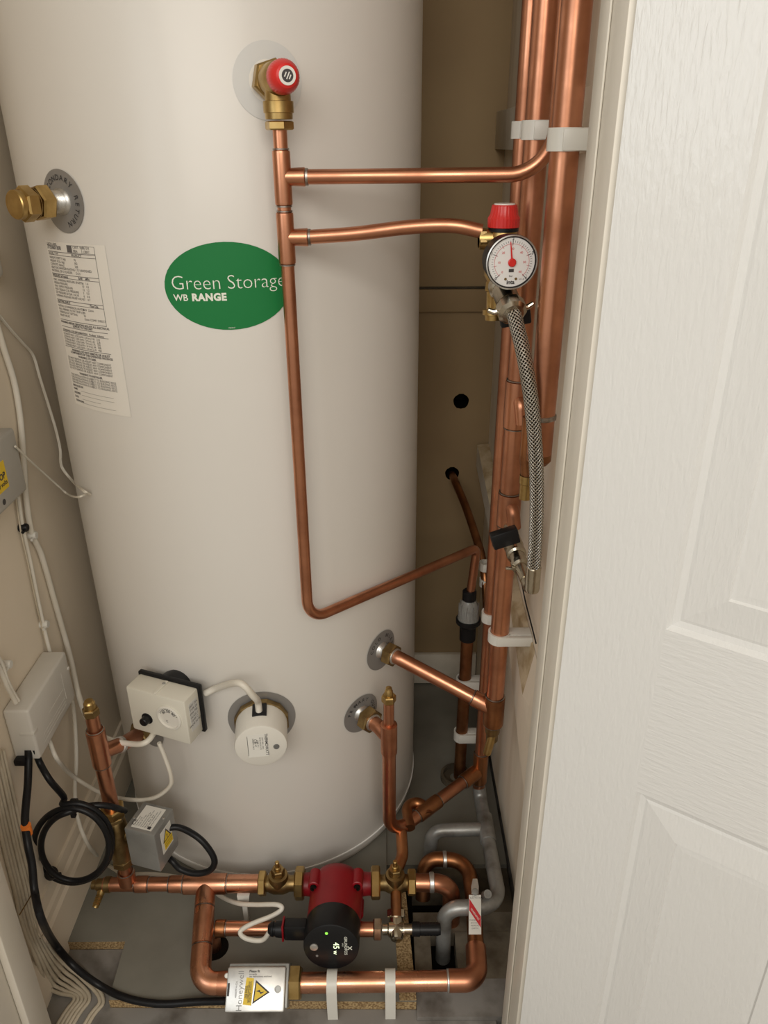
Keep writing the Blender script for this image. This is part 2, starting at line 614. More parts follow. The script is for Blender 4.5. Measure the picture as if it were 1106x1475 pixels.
h1, h2 = P(664, 578, Y=YB), P(651, 682, Y=YB)
wall_with_holes(wb, YB, XL - .05, XR + .08, -0.05, ZT, [(h1.x, h1.z, 0.0155), (h2.x, h2.z, 0.0145)])
wbo = struct(wb.build('wall_back', [M['wall'], M['flat_black']], smooth=False))
for p in wbo.data.polygons:
    p.material_index = 1 if abs(p.normal.y) < .5 else 0  # hole sides painted black to give the shade inside
struct(abox(MB(), XL - .05, XR + .08, YB + .061, YB + .1, -0.05, ZT).build('wall_back_dark_backing', M['flat_black'], smooth=False))  # black slab painting the dark behind the wall holes
struct(abox(MB(), XL - .05, XL, JY, YB - .0005, -0.045, ZT).build('wall_left', M['wall_l'], smooth=False))
struct(abox(MB(), XR, XR + .012, JY, YB - .0005, 0.022, ZT).build('wall_right', M['board'], smooth=False))
struct(abox(MB(), XR + .05, XR + .08, JY, YB - .0005, -0.045, ZT).build('wall_right_dark_backing', M['flat_black'], smooth=False))  # black slab painting the dark in the gap under the right wall
struct(abox(MB(), -1.6, 1.6, -2.2, YB + .1, ZT, ZT + .05).build('ceiling', M['ceil'], smooth=False))
# front wall around the opening
struct(abox(MB(), -1.6, -0.515, 0.57, JY - .0005, -0.012, ZT - .0005).build('wall_front_left', M['wall_l'], smooth=False))
struct(abox(MB(), 0.195, 1.6, 0.60, JY - .0005, -0.012, ZT - .0005).build('wall_front_right', M['wall_l'], smooth=False))
struct(abox(MB(), -0.5148, 0.1948, 0.57, JY - .0005, 2.03, ZT - .0005).build('wall_front_head', M['wall_l'], smooth=False))
# door linings and stops
t = MB(); abox(t, -0.5145, -0.478, 0.55, JY, -0.0118, 2.0, .002)
struct(t.build('trim_1', M['trim']))
t = MB(); abox(t, -0.4778, -0.467, 0.618, JY, -0.0118, 2.0, .0025)
struct(t.build('trim_2', M['trim']))
t = MB(); abox(t, -0.56, -0.4995, 0.535, 0.5495, -0.0115, 2.05, .003)
struct(t.build('trim_3', M['trim']))
t = MB(); abox(t, 0.1612, 0.1945, 0.592, JY, -0.0095, 2.0, .001)
struct(t.build('trim_4', M['trim']))
t = MB(); abox(t, 0.159, 0.1610, 0.632, JY, -0.0095, 2.0, .001)
struct(t.build('trim_5', M['trim']))

# left skirting board with moulded top
sk = MB()
prof = [(XL, -.018), (XL, .118), (XL + .005, .118), (XL + .007, .108), (XL + .007, .098), (XL + .011, .092), (XL + .012, .080), (XL + .016, .074), (XL + .016, -.018)]
prism(sk, [(x, JY + .002, z) for x, z in prof], (0, YB - .002 - JY - .002, 0))
sk.v = [(x, y, (z if y < .815 or z > 0.01 else z)) for x, y, z in sk.v]
struct(sk.build('baseboard_left', M['wall_l'], ang=20))
# back: rough plinth at the foot of the wall and a timber rail higher up
t = MB(); abox(t, 0.0, XR - .002, YB - .012, YB - .0005, 0.0, 0.082, .002)
struct(t.build('baseboard_back', M['batten']))
t = MB(); abox(t, -0.5, XR - .004, YB - .010, YB - .0005, 0.864, 0.905, .001); 
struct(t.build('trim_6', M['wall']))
t = MB(); abox(t, -0.5, XR - .004, YB - .004, YB - .0005, 0.9055, 0.909, .0)
struct(t.build('trim_7', M['concrete']))
# upright timber batten in the back right corner
t = MB(); abox(t, XR - .018, XR - .0005, 0.70, YB - .002, 1.140, 1.198, .0015)
struct(t.build('trim_8', M['batten']))
# sloping chipboard batten lower down on the right wall
t = MB()
st9 = [(1.465, .190, .598, .601, .045), (1.057, .197, .503, .516, .05), (.90, .201, .420, .497, .09), (.70, .205, .330, .470, .12)]
vs_, fs = [], []
for (y, xi, zi, zo, hh) in st9:
    vs_ += [(xi, y, zi - hh), (xi, y, zi), (XR - .0006, y, zo), (XR - .0006, y, zi - hh)]
for i in range(3):
    for k in range(4):
        k2 = (k + 1) % 4
        fs.append((4 * i + k, 4 * i + k2, 4 * i + 4 + k2, 4 * i + 4 + k))
fs += [(0, 1, 2, 3), (12, 13, 14, 15)]
lowb = struct(t.add(vs_, fs).build('trim_9', [M['board'], M['chip_l'], M['batten']], smooth=False))
for i, p in enumerate(lowb.data.polygons):
    c_ = p.center
    p.material_index = 1 if (p.normal.z > .12 and abs(p.normal.y) < .9) else (2 if c_.y > 1.06 else 0)

# ------------------------------------------------------------------ door leaf, folded back to the right
dt, dn = V((0.819, -0.574, 0)), V((-0.574, -0.819, 0))
DO = V((0.1625, 0.586, 0))


def D(t_, z_, n_=0.0):
    return DO + dt * t_ + dn * n_ + V((0, 0, z_))


door = bpy.data.objects.new('door_1', None)
col.objects.link(door)
door.location = DO
struct(door)
door['label'] = 'white moulded panel door with embossed wood grain folded back at the right'
DW, DH = 0.61, 1.98
tcols = [(0.0875, 0.27), (0.34, 0.5225)]
zrows = [(0.16, 0.602), (0.783, 1.45), (1.56, 1.84)]
fm = MB()
ts = [0.002] + [x for c in tcols for x in c] + [DW]
zs = [0.0] + [z for r_ in zrows for z in r_] + [DH]
midx = []
for i in range(5):
    for j in range(7):
        if i in (1, 3) and j in (1, 3, 5):
            continue
        fm.add([D(ts[i], zs[j]), D(ts[i + 1], zs[j]), D(ts[i + 1], zs[j + 1]), D(ts[i], zs[j + 1])], [(0, 1, 2, 3)])
        midx.append(1 if (j % 2 == 0 and i in (1, 3)) else 0)
# edges and back
a, b, c, d_ = D(0.002, 0), D(DW, 0), D(DW, DH), D(0.002, DH)
e, f_, g, h_ = [p - dn * 0.035 for p in (a, b, c, d_)]
for q in ((a, b, f_, e), (b, c, g, f_), (c, d_, h_, g), (d_, a, e, h_), (e, f_, g, h_)):
    fm.add(q, [(0, 1, 2, 3)])
    midx.append(0)
fo = fm.build('door_leaf', [M['door'], M['door_h']], door, smooth=False)
for p, m_ in zip(fo.data.polygons, midx):
    p.material_index = m_
for (t0, t1) in tcols:
    for (z0, z1) in zrows:
        pm = MB()
        lv = [(0, 0), (0.0035, -0.0045), (0.009, -0.0055), (0.012, -0.0045), (0.042, 0.0005 - .0015), (0.0435, -0.003), (0.05, -0.0025)]
        vs_, fs = [], []
        for (ins, dep) in lv:
            vs_ += [D(t0 + ins, z0 + ins, dep), D(t1 - ins, z0 + ins, dep), D(t1 - ins, z1 - ins, dep), D(t0 + ins, z1 - ins, dep)]
        for i in range(len(lv) - 1):
            for k in range(4):
                k2 = (k + 1) % 4
                fs.append((4 * i + k, 4 * i + k2, 4 * i + 4 + k2, 4 * i + 4 + k))
        n_ = 4 * (len(lv) - 1)
        fs.append((n_, n_ + 1, n_ + 2, n_ + 3))
        pm.add(vs_, fs).build('door_panel', M['door'], door, smooth=False)

# ------------------------------------------------------------------ hot water cylinder
cyl = thing('hot_water_cylinder', 'tall pale grey hot water cylinder standing on the grey floor boards', 'water cylinder', (AX, AY, 0))
lathe(MB(), (AX, AY, 0), (0, 0, 1), [(0.0, RC - .012), (0.004, RC - .006), (0.013, RC - .002), (0.021, RC), (1.62, RC), (1.66, RC - .02), (1.69, RC - .09), (1.70, .02)], seg=128).build('body', M['enamel'], cyl)
lathe(MB(), (AX, AY, 0.027), (0, 0, 1), [(0, RC - .001), (0.001, RC + .0016), (0.0035, RC + .0016), (0.0045, RC - .001)], seg=128, close=False).build('bottom_rim', M['enamel_edge'], cyl)

# oval badge
bp_ = CYL(330, 413)
bphi, bz = phi_of(bp_), bp_.z
bl, br = phi_of(CYL(237, 410)), phi_of(CYL(418, 408))
bphi = (bl + br) / 2
brx = (br - bl) / 2 * RC
bry = (CYL(330, 349).z - CYL(330, 476).z) / 2
badge = cyl_disc(MB(), bphi, bz, brx, bry, lift=.0007).build('oval_badge', M['green'], cyl)
badge['label'] = 'green oval badge with pale lettering'
lt = MB()
lp = CYL(247, 417)
cyl_text(lt, 'Green Storage', 0.0365, phi_of(lp), lp.z, align='LEFT', offset=-0.016, lift=.0011, spacing=0.98)
wv = max(v[0] for v in text2d('Green Storage', 0.0365, align='LEFT', offset=-0.016, spacing=0.98)[0])
tw = (phi_of(CYL(411, 417)) - phi_of(lp)) * RC
k_ = tw / wv
lt = MB()
cyl_text(lt, 'Green Storage', 0.0365 * k_, phi_of(lp), lp.z, align='LEFT', offset=-0.016, lift=.0011, spacing=0.98)
lt.build('lettering', M['letter'], badge, smooth=False)
for (u, tw_, body, off, sp, nm, v) in ((251, 271.5, 'WB', .012, 1.0, 'lettering', 433), (277, 327, 'RANGE', .05, 1.1, 'lettering', 433), (329, 339, 'H632427', .0, 1.0, 'small_print', 473)):
    lp = CYL(u, v)
    w0 = max(q[0] for q in text2d(body, 1.0, align='LEFT', offset=off, spacing=sp)[0])
    sz_ = (phi_of(CYL(tw_, v)) - phi_of(lp)) * RC / w0
    cyl_text(MB_ := MB(), body, sz_, phi_of(lp), lp.z, align='LEFT', offset=off, spacing=sp, lift=.0011)
    MB_.build(nm, M['letter'], badge, smooth=False)

# data label
pa, pb, pc, pd = CYL(66, 346), CYL(143, 352), CYL(186, 597), CYL(111, 582)
lphi, lz = phi_of(pa), pa.z
lw_ = (phi_of(pb) - phi_of(pa)) * RC
lh = pa.z - pd.z
dl = cyl_rect(MB(), lphi, lz, 0, lw_ * 1.08, -lh, 0, lift=.0006).build('data_label', M['paper'], cyl)
dl['label'] = 'tall printed data label'
pr = MB()
S = lw_ / 0.1
tx = lambda s, sz, x, y, **k: cyl_text(pr, s, sz * S, lphi, lz, dx=x * S, dy=-y * lh, lift=.001, align='LEFT', **k)
rc = lambda x0, x1, y, th=.0006: cyl_rect(pr, lphi, lz, x0 * S, x1 * S, -y * lh, -y * lh + th, lift=.001)
tx('DATA LABEL', .0042, .003, .022)
tx('7733601300', .0062, .003, .043, offset=.02)
rc(.003, .092, .058); rc(.003, .092, .076, .0005)
tx('MODEL TYPE', .0038, .004, .073); tx('PRODUCT', .0038, .052, .073, offset=.02)
for i, (s, q) in enumerate((('WEIGHT EMPTY (kg)', '70'), ('WEIGHT FULL (kg)', '302'), ('CAPACITY (litres)', '228'), ('HEAT EXCHANGER RATING', '1.75 HARDENED'), ('MATERIAL OF CYLINDER', 'D.S.S'))):
    tx(s, .0040, .004, .098 + i * .0185); tx(q, .0038, .055, .098 + i * .0185)
rc(.003, .092, .184); rc(.003, .092, .203, .0005)
tx('PRESSURE (all types)', .0040, .004, .199, offset=.02); tx('BAR    MPa', .0040, .058, .199, offset=.02)
for i, s in enumerate(('MAX. WORKING PRESSURE (INLET)', 'DESIGN PRESSURE', 'MAX. SUPPLY PRESSURE', 'MAX. DESIGN COIL PRESSURE', 'SET PRESSURE OF EXP. VALVE', 'OPENING PRESSURE RELIEF VALVE')):
    tx(s, .0038, .004, .224 + i * .0185); tx(('16   1.6', '10   1.0', '12   1.2', '3    0.3', '6    0.6', '7    0.7')[i], .0038, .062, .224 + i * .0185)
rc(.003, .092, .336); rc(.003, .092, .355, .0005)
tx('HEATING INPUT', .0040, .004, .351, offset=.02); tx('Pipe Dia.', .0040, .07, .351, offset=.02)
for i, s in enumerate(('RATING OF IMMERSION HEATER', 'MAX. PRIMARY FLOW TEMP (C)', 'THERMOSTAT SETTING', 'RELIEF VALVE')):
    tx(s, .0038, .004, .378 + i * .0185); tx(('3kW  22mm', '90', '70', '15mm COMP. DIRECT')[i], .0038, .056, .378 + i * .0185)
rc(.003, .092, .455)
cyl_rect(pr, lphi, lz, .0917 * S, .0922 * S, -.455 * lh, -.012 * lh, lift=.001, n=1)
tx('WARNING: BEFORE SERVICING ISOLATE ALL ELECTRICAL', .0036, .003, .474, offset=.03)
tx('SUPPLIES TO THIS UNIT', .0036, .03, .489, offset=.03)
rc(.003, .092, .497); rc(.003, .092, .528, .0005)
tx('STANDING LOSS INFORMATION', .0036, .004, .523, offset=.02); tx('Product  Volume', .0036, .06, .523, offset=.02)
for i in range(5):
    tx('STORAGE HEAT LOSS (kWh / 24 hrs)', .0036, .004, .546 + i * .0165); tx(('1.46   210', '1.61   228', '1.75   250', '1.94   300', '2.10   400')[i], .0038, .062, .546 + i * .0165)
rc(.003, .092, .620)
tx('WARNING: DO NOT REMOVE OR ADJUST', .0038, .018, .640, offset=.03); tx('COMPONENTS OF THIS UNVENTED PACKAGE', .0038, .014, .656, offset=.03)
tx('WARNING TO USER', .0038, .03, .675, offset=.03)
for i in range(5):
    tx('DO NOT REMOVE OR ADJUST ANY COMPONENT', .0038, .004, .694 + i * .0165)
tx('WARNING TO INSTALLER', .0038, .026, .783, offset=.03)
for i in range(4):
    tx('THIS INSTALLATION IS SUBJECT TO BUILDING REGS', .0038, .004, .802 + i * .0165)
tx('INSTALLED BY', .0038, .004, .873, offset=.03)
for i, s in enumerate(('NAME', 'ADDRESS', 'DATE', 'TELEPHONE')):
    tx(s, .0036, .004, .894 + i * .026, offset=.03); rc(.022, .085 if i != 2 else .06, .895 + i * .026, .0003)
cyl_rect(pr, lphi, lz, .046 * S, .055 * S, -.052 * lh, -.012 * lh, lift=.001, n=2)
for (x0, x1, y0, y1) in ((.046, .092, .052, .0505), (.046, .092, .0135, .012), (.0715, .072, .052, .012)):
    cyl_rect(pr, lphi, lz, x0 * S, x1 * S, -y0 * lh, -y1 * lh, lift=.001, n=4)
tx('CERT. NO\nBBA', .0042, .057, .028); tx('BS EN\n12897', .0042, .0735, .028)
pr.build('print', M['inkl'], dl, smooth=False)


def arc_text(mb, s, phi, z, rad, size, a0, step, offset=0.01):
    """letters running clockwise round a port plate, a0 in degrees from 12 o'clock"""
    a = a0
    for ch in s:
        if ch != ' ':
            t_ = math.radians(a)
            cyl_text(mb, ch, size, phi, z, rot=-t_, dy=rad, lift=.0022, offset=offset)
        a += step * (0.45 if ch == 'I' else 1)


def port(u, v, rad, text, a0, step, stub_r=.0125, stub_l=.022, size=.0085):
    p = CYL(u, v)
    n = cnormal(p)
    ph = phi_of(p)
    pl = cyl_disc(MB(), ph, p.z, rad, rad, lift=.0016, rings=3).build('port_plate', M['plate'], cyl)
    m_ = MB()
    arc_text(m_, text, ph, p.z, rad * .66, size, a0, step)
    m_.build('lettering', M['ink'], pl, smooth=False)
    s_ = MB()
    prof_ = [(-.002, stub_r + .002), (.004, stub_r + .002), (.0045, stub_r)]
    h = .005
    while h < stub_l:
        prof_ += [(h, stub_r), (h + .0008, stub_r - .0008)]
        h += .0018
    prof_ += [(stub_l, stub_r - .001)]
    lathe(s_, p, n, prof_).build('threaded_stub', M['alu'], pl, ang=80)
    return p, n


p_sr, n_sr = port(91, 290, .0345, 'SECONDARY RETURN', -86, 16.5, stub_r=.0125, stub_l=.026)
p_ci, n_ci = port(549, 936, .0345, 'COLD INLET', -72, 19)
p_po, n_po = port(520, 1027, .0345, 'PRIMARY OUT', -72, 18)
p_pr, n_pr = port(214, 1048, .0345, 'PRIMARY IN', -72, 18)

# clear washer film behind the relief valve
p_rv = CYL(386, 117)
n_rv = cnormal(p_rv)
fil = cyl_disc(MB(), phi_of(p_rv), p_rv.z, .0375, .0375, lift=.0008, rings=3).build('clear_film_disc', M['film'], cyl)
fil['label'] = 'translucent round film'
cyl_disc(MB(), phi_of(p_rv), p_rv.z, .0205, .0205, lift=.0012, rings=2).build('washer', M['paper'], fil)

# ------------------------------------------------------------------ brass blanking cap
t = thing('blanking_cap', 'brass compression blanking cap on the upper left port of the cylinder', 'pipe cap', p_sr + n_sr * .02)
hexnut(MB(), p_sr + n_sr * .020, n_sr, .017, .034, .2).build('nut', M['brass'], t, smooth=False)
lathe(MB(), p_sr + n_sr * .037, n_sr, [(0, .0135), (.002, .0135), (.002, .0165), (.0028, .0165)]).build('collar', M['brass_dull'], t)
hexnut(MB(), p_sr + n_sr * .0398, n_sr, .016, .033, .5).build('cap_nut', M['brass'], t, smooth=False)
lathe(MB(), p_sr + n_sr * .0558, n_sr, [(0, .0155), (.006, .0155), (.0072, .0145), (.0075, .0)], close=False).build('end_disc', M['brass'], t)


# ------------------------------------------------------------------ pipe helpers
def sleeve(parent, p0, p1, r, mat=None, name='coupling', ring=True, rings='01'):
    """soldered copper fitting sleeve with a solder line at its ends"""
    p0, p1 = V(p0), V(p1)
    ax = p1 - p0
    L = ax.length
    o = lathe(MB(), p0, ax, [(0, r), (.0006, r + .0014), (.003, r + .0016), (L - .003, r + .0016), (L - .0006, r + .0014), (L, r)], seg=24).build(name, mat or M['copper'], parent)
    if ring:
        for q, s, k in ((p0, -1, '0'), (p1, 1, '1')):
            if k in rings:
                lathe(MB(), q + ax.normalized() * (s * .0012 - .0009), ax, [(0, r * .99), (.0004, r + .0009), (.0014, r + .0009), (.0018, r * .99)], seg=20, close=False).build('solder_ring', M['solder'], o)
    return o


def bend(parent, pts, rad, r, mat=None, name='elbow', n=10):
    return tube(MB(), fillet(pts, rad, n), r, 24).build(name, mat or M['copper'], parent)


# ------------------------------------------------------------------ pressure relief valve
q0 = p_rv
vout = q0 + n_rv * .037                                     # outlet centre line
t = thing('pressure_relief_valve', 'brass pressure relief valve with a round red cap high on the cylinder', 'relief valve', vout - V((0, 0, .03)))
hexnut(MB(), q0 + n_rv * .006, n_rv, .016, .036, .3).build('hex_nut', M['brass'], t, smooth=False)
m = MB()
lathe(m, q0 + n_rv * .002, n_rv, [(0, .0125), (.004, .0125)])
lathe(m, q0 + n_rv * .022, n_rv, [(0, .014), (.003, .0165), (.028, .0165), (.031, .0145), (.034, .0145)])
lathe(m, vout, (0, 0, -1), [(0, .013), (.02, .0135), (.0205, .0158), (.031, .0158), (.0315, .0145), (.037, .0142)])
m.build('body', M['brass'], t)
hexnut(MB(), vout - V((0, 0, .0385)), (0, 0, -1), .0085, .0262, .1).build('outlet_nut', M['brass'], t, smooth=False)
cp = MB()
cb = q0 + n_rv * .055
seg = 72
prof_ = [(0, .0152), (.002, .0160), (.011, .0160), (.018, .0140), (.0222, .0108), (.0235, .0085)]
a_, b_, ax_ = frame(n_rv)
vs_, fs = [], []
for i, (hh, rr) in enumerate(prof_):
    for k in range(seg):
        kk = rr * (1 - (.022 if (k % 2 == 0 and 1 <= i <= 3) else 0))
        an = 2 * math.pi * k / seg
        vs_.append(cb + ax_ * hh + a_ * math.cos(an) * kk + b_ * math.sin(an) * kk)
for i in range(len(prof_) - 1):
    for k in range(seg):
        k2 = (k + 1) % seg
        fs.append((i * seg + k, i * seg + k2, (i + 1) * seg + k2, (i + 1) * seg + k))
fs.append(tuple((len(prof_) - 1) * seg + k for k in range(seg)))
cp.add(vs_, fs)
capo = cp.build('red_cap', M['red'], t, ang=25)
lathe(MB(), cb + n_rv * .0234, n_rv, [(0, .0086), (.0006, .0084)]).build('white_disc', M['paperw'], capo)
em = MB()
lathe(em, cb + n_rv * .0240, n_rv, [(0, .0058), (.0002, .0058)])
em.build('emblem', M['ink'], capo)
xr_ = V((-n_rv.y, n_rv.x, 0)).normalized()
em = MB()
upz = V((0, 0, 1))
for k, (ox, oz, ln_) in enumerate(((-.0022, .0010, .0046), (.0004, .0000, .0070), (.0024, -.0012, .0042))):
    dv = (xr_ * .5 + upz).normalized()
    box(em, cb + n_rv * .0244 + xr_ * ox + upz * oz, (dv.cross(n_rv), dv, n_rv), (.0011, ln_, .0002))
em.build('emblem_mark', M['paperw'], capo, smooth=False)

# ------------------------------------------------------------------ relief discharge pipe (15 mm)
r15, r22, r28 = .0076, .0111, .0141
dx0, dy0 = vout.x, vout.y
z_t1, z_t2 = P(412, 255, Y=dy0).z, P(417, 342, Y=dy0).z
z_bot = .553
TUN = P(658, 1115, Z=0)                                     # foot of the tundish pipe
TUN = V((.148, 1.17, 0))
t = thing('discharge_pipe', 'long copper pipe dropping from the relief valve and bending right to the tundish', 'pipe', (dx0, dy0, z_bot))
ztun_top = P(679, 852, Y=TUN.y).z
elb = P(682, 789, Y=TUN.y)
pp = fillet([(dx0, dy0, vout.z - .045), (dx0, dy0, z_bot), (elb.x + .006, elb.y, elb.z), (TUN.x + .004, TUN.y, ztun_top - .01)], [.036, .014], 12)
tube(MB(), pp, r15, 24).build('pipe', M['copper'], t)
for zc in (z_t1, z_t2):
    te = sleeve(t, (dx0, dy0, zc + .026), (dx0, dy0, zc - .028), r15 + .0004, name='tee')
    te.data.materials[0] = M['copper']
    lathe(MB(), (dx0, dy0, zc), (1, -.02, 0), [(0, r15 + .001), (.024, r15 + .002), (.0255, r15)], seg=24).build('branch', M['copper'], te)
    lathe(MB(), (dx0 + .0245, dy0, zc), (1, -.02, 0), [(0, r15 + .0004), (.0003, r15 + .0012), (.003, r15 + .0012), (.0033, r15)], seg=20, close=False).build('solder_ring', M['solder'], te)

# branch pipes
t = tag(tube(MB(), fillet([(dx0 + .020, dy0, z_t1), (.176, .866, z_t1 + .002), (.178, .864, 2.38)], .045, 12), r15, 24).build('branch_pipe', M['copper']),
        'upper level copper pipe running across the cylinder and bending up beside the risers', 'pipe')
VX, VY = .121, .875                                         # pressure reducing valve
zv = P(715, 335, Y=VY).z
hp = smooth([(dx0 + .020, dy0, z_t2), (-.03, .893, z_t2 + .004), (.03, .885, P(610, 327, Y=.885).z), (.075, .878, P(660, 325, Y=.878).z), (VX - .014, VY, P(700, 333, Y=VY).z)], 8)
t = tag(tube(MB(), hp, r15, 24).build('branch_pipe', M['copper']),
        'lower level copper pipe running across the cylinder into the gauge valve', 'pipe')

# ------------------------------------------------------------------ reducing valve with gauge
zc = P(722, 345, Y=VY).z
t = thing('pressure_reducing_valve', 'brass pressure reducing valve with a red knob and round gauge', 'valve', (VX + .01, VY, zc - .09))
ztop = P(725, 327, Y=VY).z
vc = V((P(725, 327, Y=VY).x, VY, 0))
m = MB()
lathe(m, (vc.x, vc.y, ztop - .004), (0, 0, -1), [(0, .0145), (.004, .0158), (.02, .0158), (.026, .0185), (.046, .0185), (.055, .013), (.085, .012)])
lathe(m, (vc.x - .026, VY, ztop - .012), (1, 0, 0), [(0, .0098), (.011, .0108), (.03, .0112)])
lathe(m, (vc.x, VY, ztop - .035), (0, -1, 0), [(0, .01), (.03, .01)])
m.build('body', M['brass'], t)
hexnut(MB(), (vc.x - .026, VY, ztop - .012), (1, 0, 0), .009, .0195, .2).build('inlet_nut', M['brass_dull'], t, smooth=False)
lathe(MB(), (vc.x, VY, ztop - .004), (0, 0, 1), [(0, .0162), (.0035, .0162)]).build('black_ring', M['blackp'], t)
m = MB()
kp = [(0, .0170), (.009, .0172), (.013, .0148), (.0215, .0135), (.0225, .0125)]
seg = 60
vs_, fs = [], []
for i, (hh, rr) in enumerate(kp):
    for k in range(seg):
        kk = rr * (1 - (.022 if (k % 2 == 0 and i < 4) else 0))
        an = 2 * math.pi * k / seg
        vs_.append((vc.x + kk * math.cos(an), VY + kk * math.sin(an), ztop + hh))
for i in range(len(kp) - 1):
    for k in range(seg):
        k2 = (k + 1) % seg
        fs.append((i * seg + k, i * seg + k2, (i + 1) * seg + k2, (i + 1) * seg + k))
fs.append(tuple((len(kp) - 1) * seg + k for k in range(seg)))
m.add(vs_, fs)
kn = m.build('red_knob', M['red'], t, ang=25)
lathe(MB(), (vc.x, VY, ztop + .0224), (0, 0, 1), [(0, .0112), (.0012, .0108)]).build('white_top', M['paperw'], kn)
# gauge
gc = P(737, 378, Y=.822)
gn = V((.12, -1, -.02)).normalized()
gx = V((1, .12, 0)).normalized()
gy = gn.cross(gx) * -1
if gy.z < 0:
    gy = -gy
GR = .0268
ga = lathe(MB(), gc - gn * .028, gn, [(0, .02), (.002, GR - .002), (.024, GR - .001), (.025, GR + .0006), (.0285, GR + .0006), (.0295, GR - .0008), (.0295, GR - .002), (.0275, GR - .0026), (.0275, .001)], seg=64).build('gauge_case', M['blackp'], t)
lathe(MB(), gc - gn * .0005, gn, [(0, GR - .001), (.0018, GR + .0004), (.0026, GR - .0008), (.0012, GR - .0018)], seg=64, close=False).build('bezel', M['alu'], ga)
lathe(MB(), gc - gn * .0004, gn, [(0, GR - .0022), (.0002, GR - .0022)], seg=64).build('dial', M['dial'], ga)
tk, tr = MB(), MB()
for k in range(41):
    an = math.radians(225 - 270 * k / 40)
    dr = gx * math.cos(an) + gy * math.sin(an)
    pe = gn.cross(dr)
    big = k % 10 == 0
    L = .0042 if big else (.003 if k % 5 == 0 else .002)
    box(tk, gc + gn * .0001 + dr * (GR * .80 - L / 2), (pe, dr, gn), (.0006 if big else .00028, L, .0002))
    box(tr, gc + gn * .0001 + dr * (GR * .68), (pe, dr, gn), (.0022, .00025, .0002))
    if k % 5 == 0:
        box(tr, gc + gn * .0001 + dr * (GR * .64), (pe, dr, gn), (.00028, .002, .0002))
for k, s_ in enumerate('01234'):
    an = math.radians(225 - 270 * k / 4)
    dr = gx * math.cos(an) + gy * math.sin(an)
    flat_text(tk, s_, .0042, gc + gn * .0002 + dr * (GR * .86) - gy * .0013 if k not in (0, 4) else gc + gn * .0002 + dr * (GR * .84) - gy * .0013, gx, gy, offset=.02)
for k, s_ in enumerate(('0', '10', '20', '30', '40', '50', '60')):
    an = math.radians(225 - 270 * k / 6)
    dr = gx * math.cos(an) + gy * math.sin(an)
    flat_text(tr, s_, .0032, gc + gn * .0002 + dr * (GR * .50) - gy * .001, gx, gy)
flat_text(tk, 'inta', .0058, gc + gn * .0002 - gy * .0215, gx, gy, offset=.03)
flat_text(tk, 'bar', .0032, gc + gn * .0002 - gy * .0145, gx, gy)
flat_text(tk, 'cl.1.6', .0025, gc + gn * .0002 - gy * .0175 + gx * .0115, gx, gy)
box(tk, gc + gn * .0003 - gy * .0080, (gx, gy, gn), (.0052, .0032, .0003))
tk.build('scale', M['ink'], ga, smooth=False)
tr.build('inner_scale', M['redl'], ga, smooth=False)
m = MB()
na = math.radians(98)
nd = gx * math.cos(na) + gy * math.sin(na)
npx = gn.cross(nd)
prism(m, [gc + gn * .0012 - npx * .0011 - nd * .002, gc + gn * .0012 + npx * .0011 - nd * .002, gc + gn * .0012 + npx * .0004 + nd * .0205, gc + gn * .0012 - npx * .0004 + nd * .0205], gn * .0004)
lathe(m, gc + gn * .0006, gn, [(0, .0042), (.0016, .0042), (.0022, .0034)])
m.build('needle', M['red'], ga)
for s_ in (-1, 1):
    lathe(MB(), gc + gx * .0055 * s_ - gy * .0165 - gn * .0001, gn, [(0, .0014), (.0006, .0013)], seg=14).build('screw', M['brass_dull'], ga)

# ------------------------------------------------------------------ filling valve on top of the hose
fv = P(728, 425, Y=.845)
hd = (P(741, 455, Y=.815) - P(727, 420, Y=.85)).normalized()
t = thing('filling_valve', 'nickel filling valve with wing nut and black lever below the gauge', 'valve', fv - V((0, 0, .04)))
m = MB()
lathe(m, fv - hd * .02, hd, [(-.004, .0105), (.002, .0150), (.010, .0150), (.012, .0130), (.034, .0130), (.036, .0140)])
m.build('body', M['nickel'], t)
lathe(MB(), fv + hd * .016, hd, [(0, .0125), (.002, .0155), (.013, .0158), (.016, .0118)], seg=10).build('collar_nut', M['nickel'], t)
m = MB()
wc = fv + hd * .021
wa = V((1, 0, .14)).normalized()
for s_ in (-1, 1):
    tube(m, smooth([wc + wa * (.011 * s_), wc + wa * (.017 * s_) - V((0, 0, .002)), wc + wa * (.024 * s_) + V((0, 0, .001))]), lambda q: .0038 - .0012 * q, 10)
m.build('wing', M['nickel'], t)
m = MB()
br_ = P(711, 446, Y=.875)
lathe(m, P(712, 405, Y=.878), (br_ - P(712, 405, Y=.878)), [(0, .0095), (.010, .0105), (.011, .0085), (.030, .0085), (.0305, .0125), (.036, .0125), (.0365, .010), (.042, .0095)], seg=20)
m.build('union', M['brass'], t)
lv = P(742, 458, Y=.862)
box(MB(), lv, (V((1, 0, .17)).normalized(), V((0, 1, 0)), V((-.17, 0, 1)).normalized()), (.034, .010, .016), .002).build('lever', M['blackp'], t)

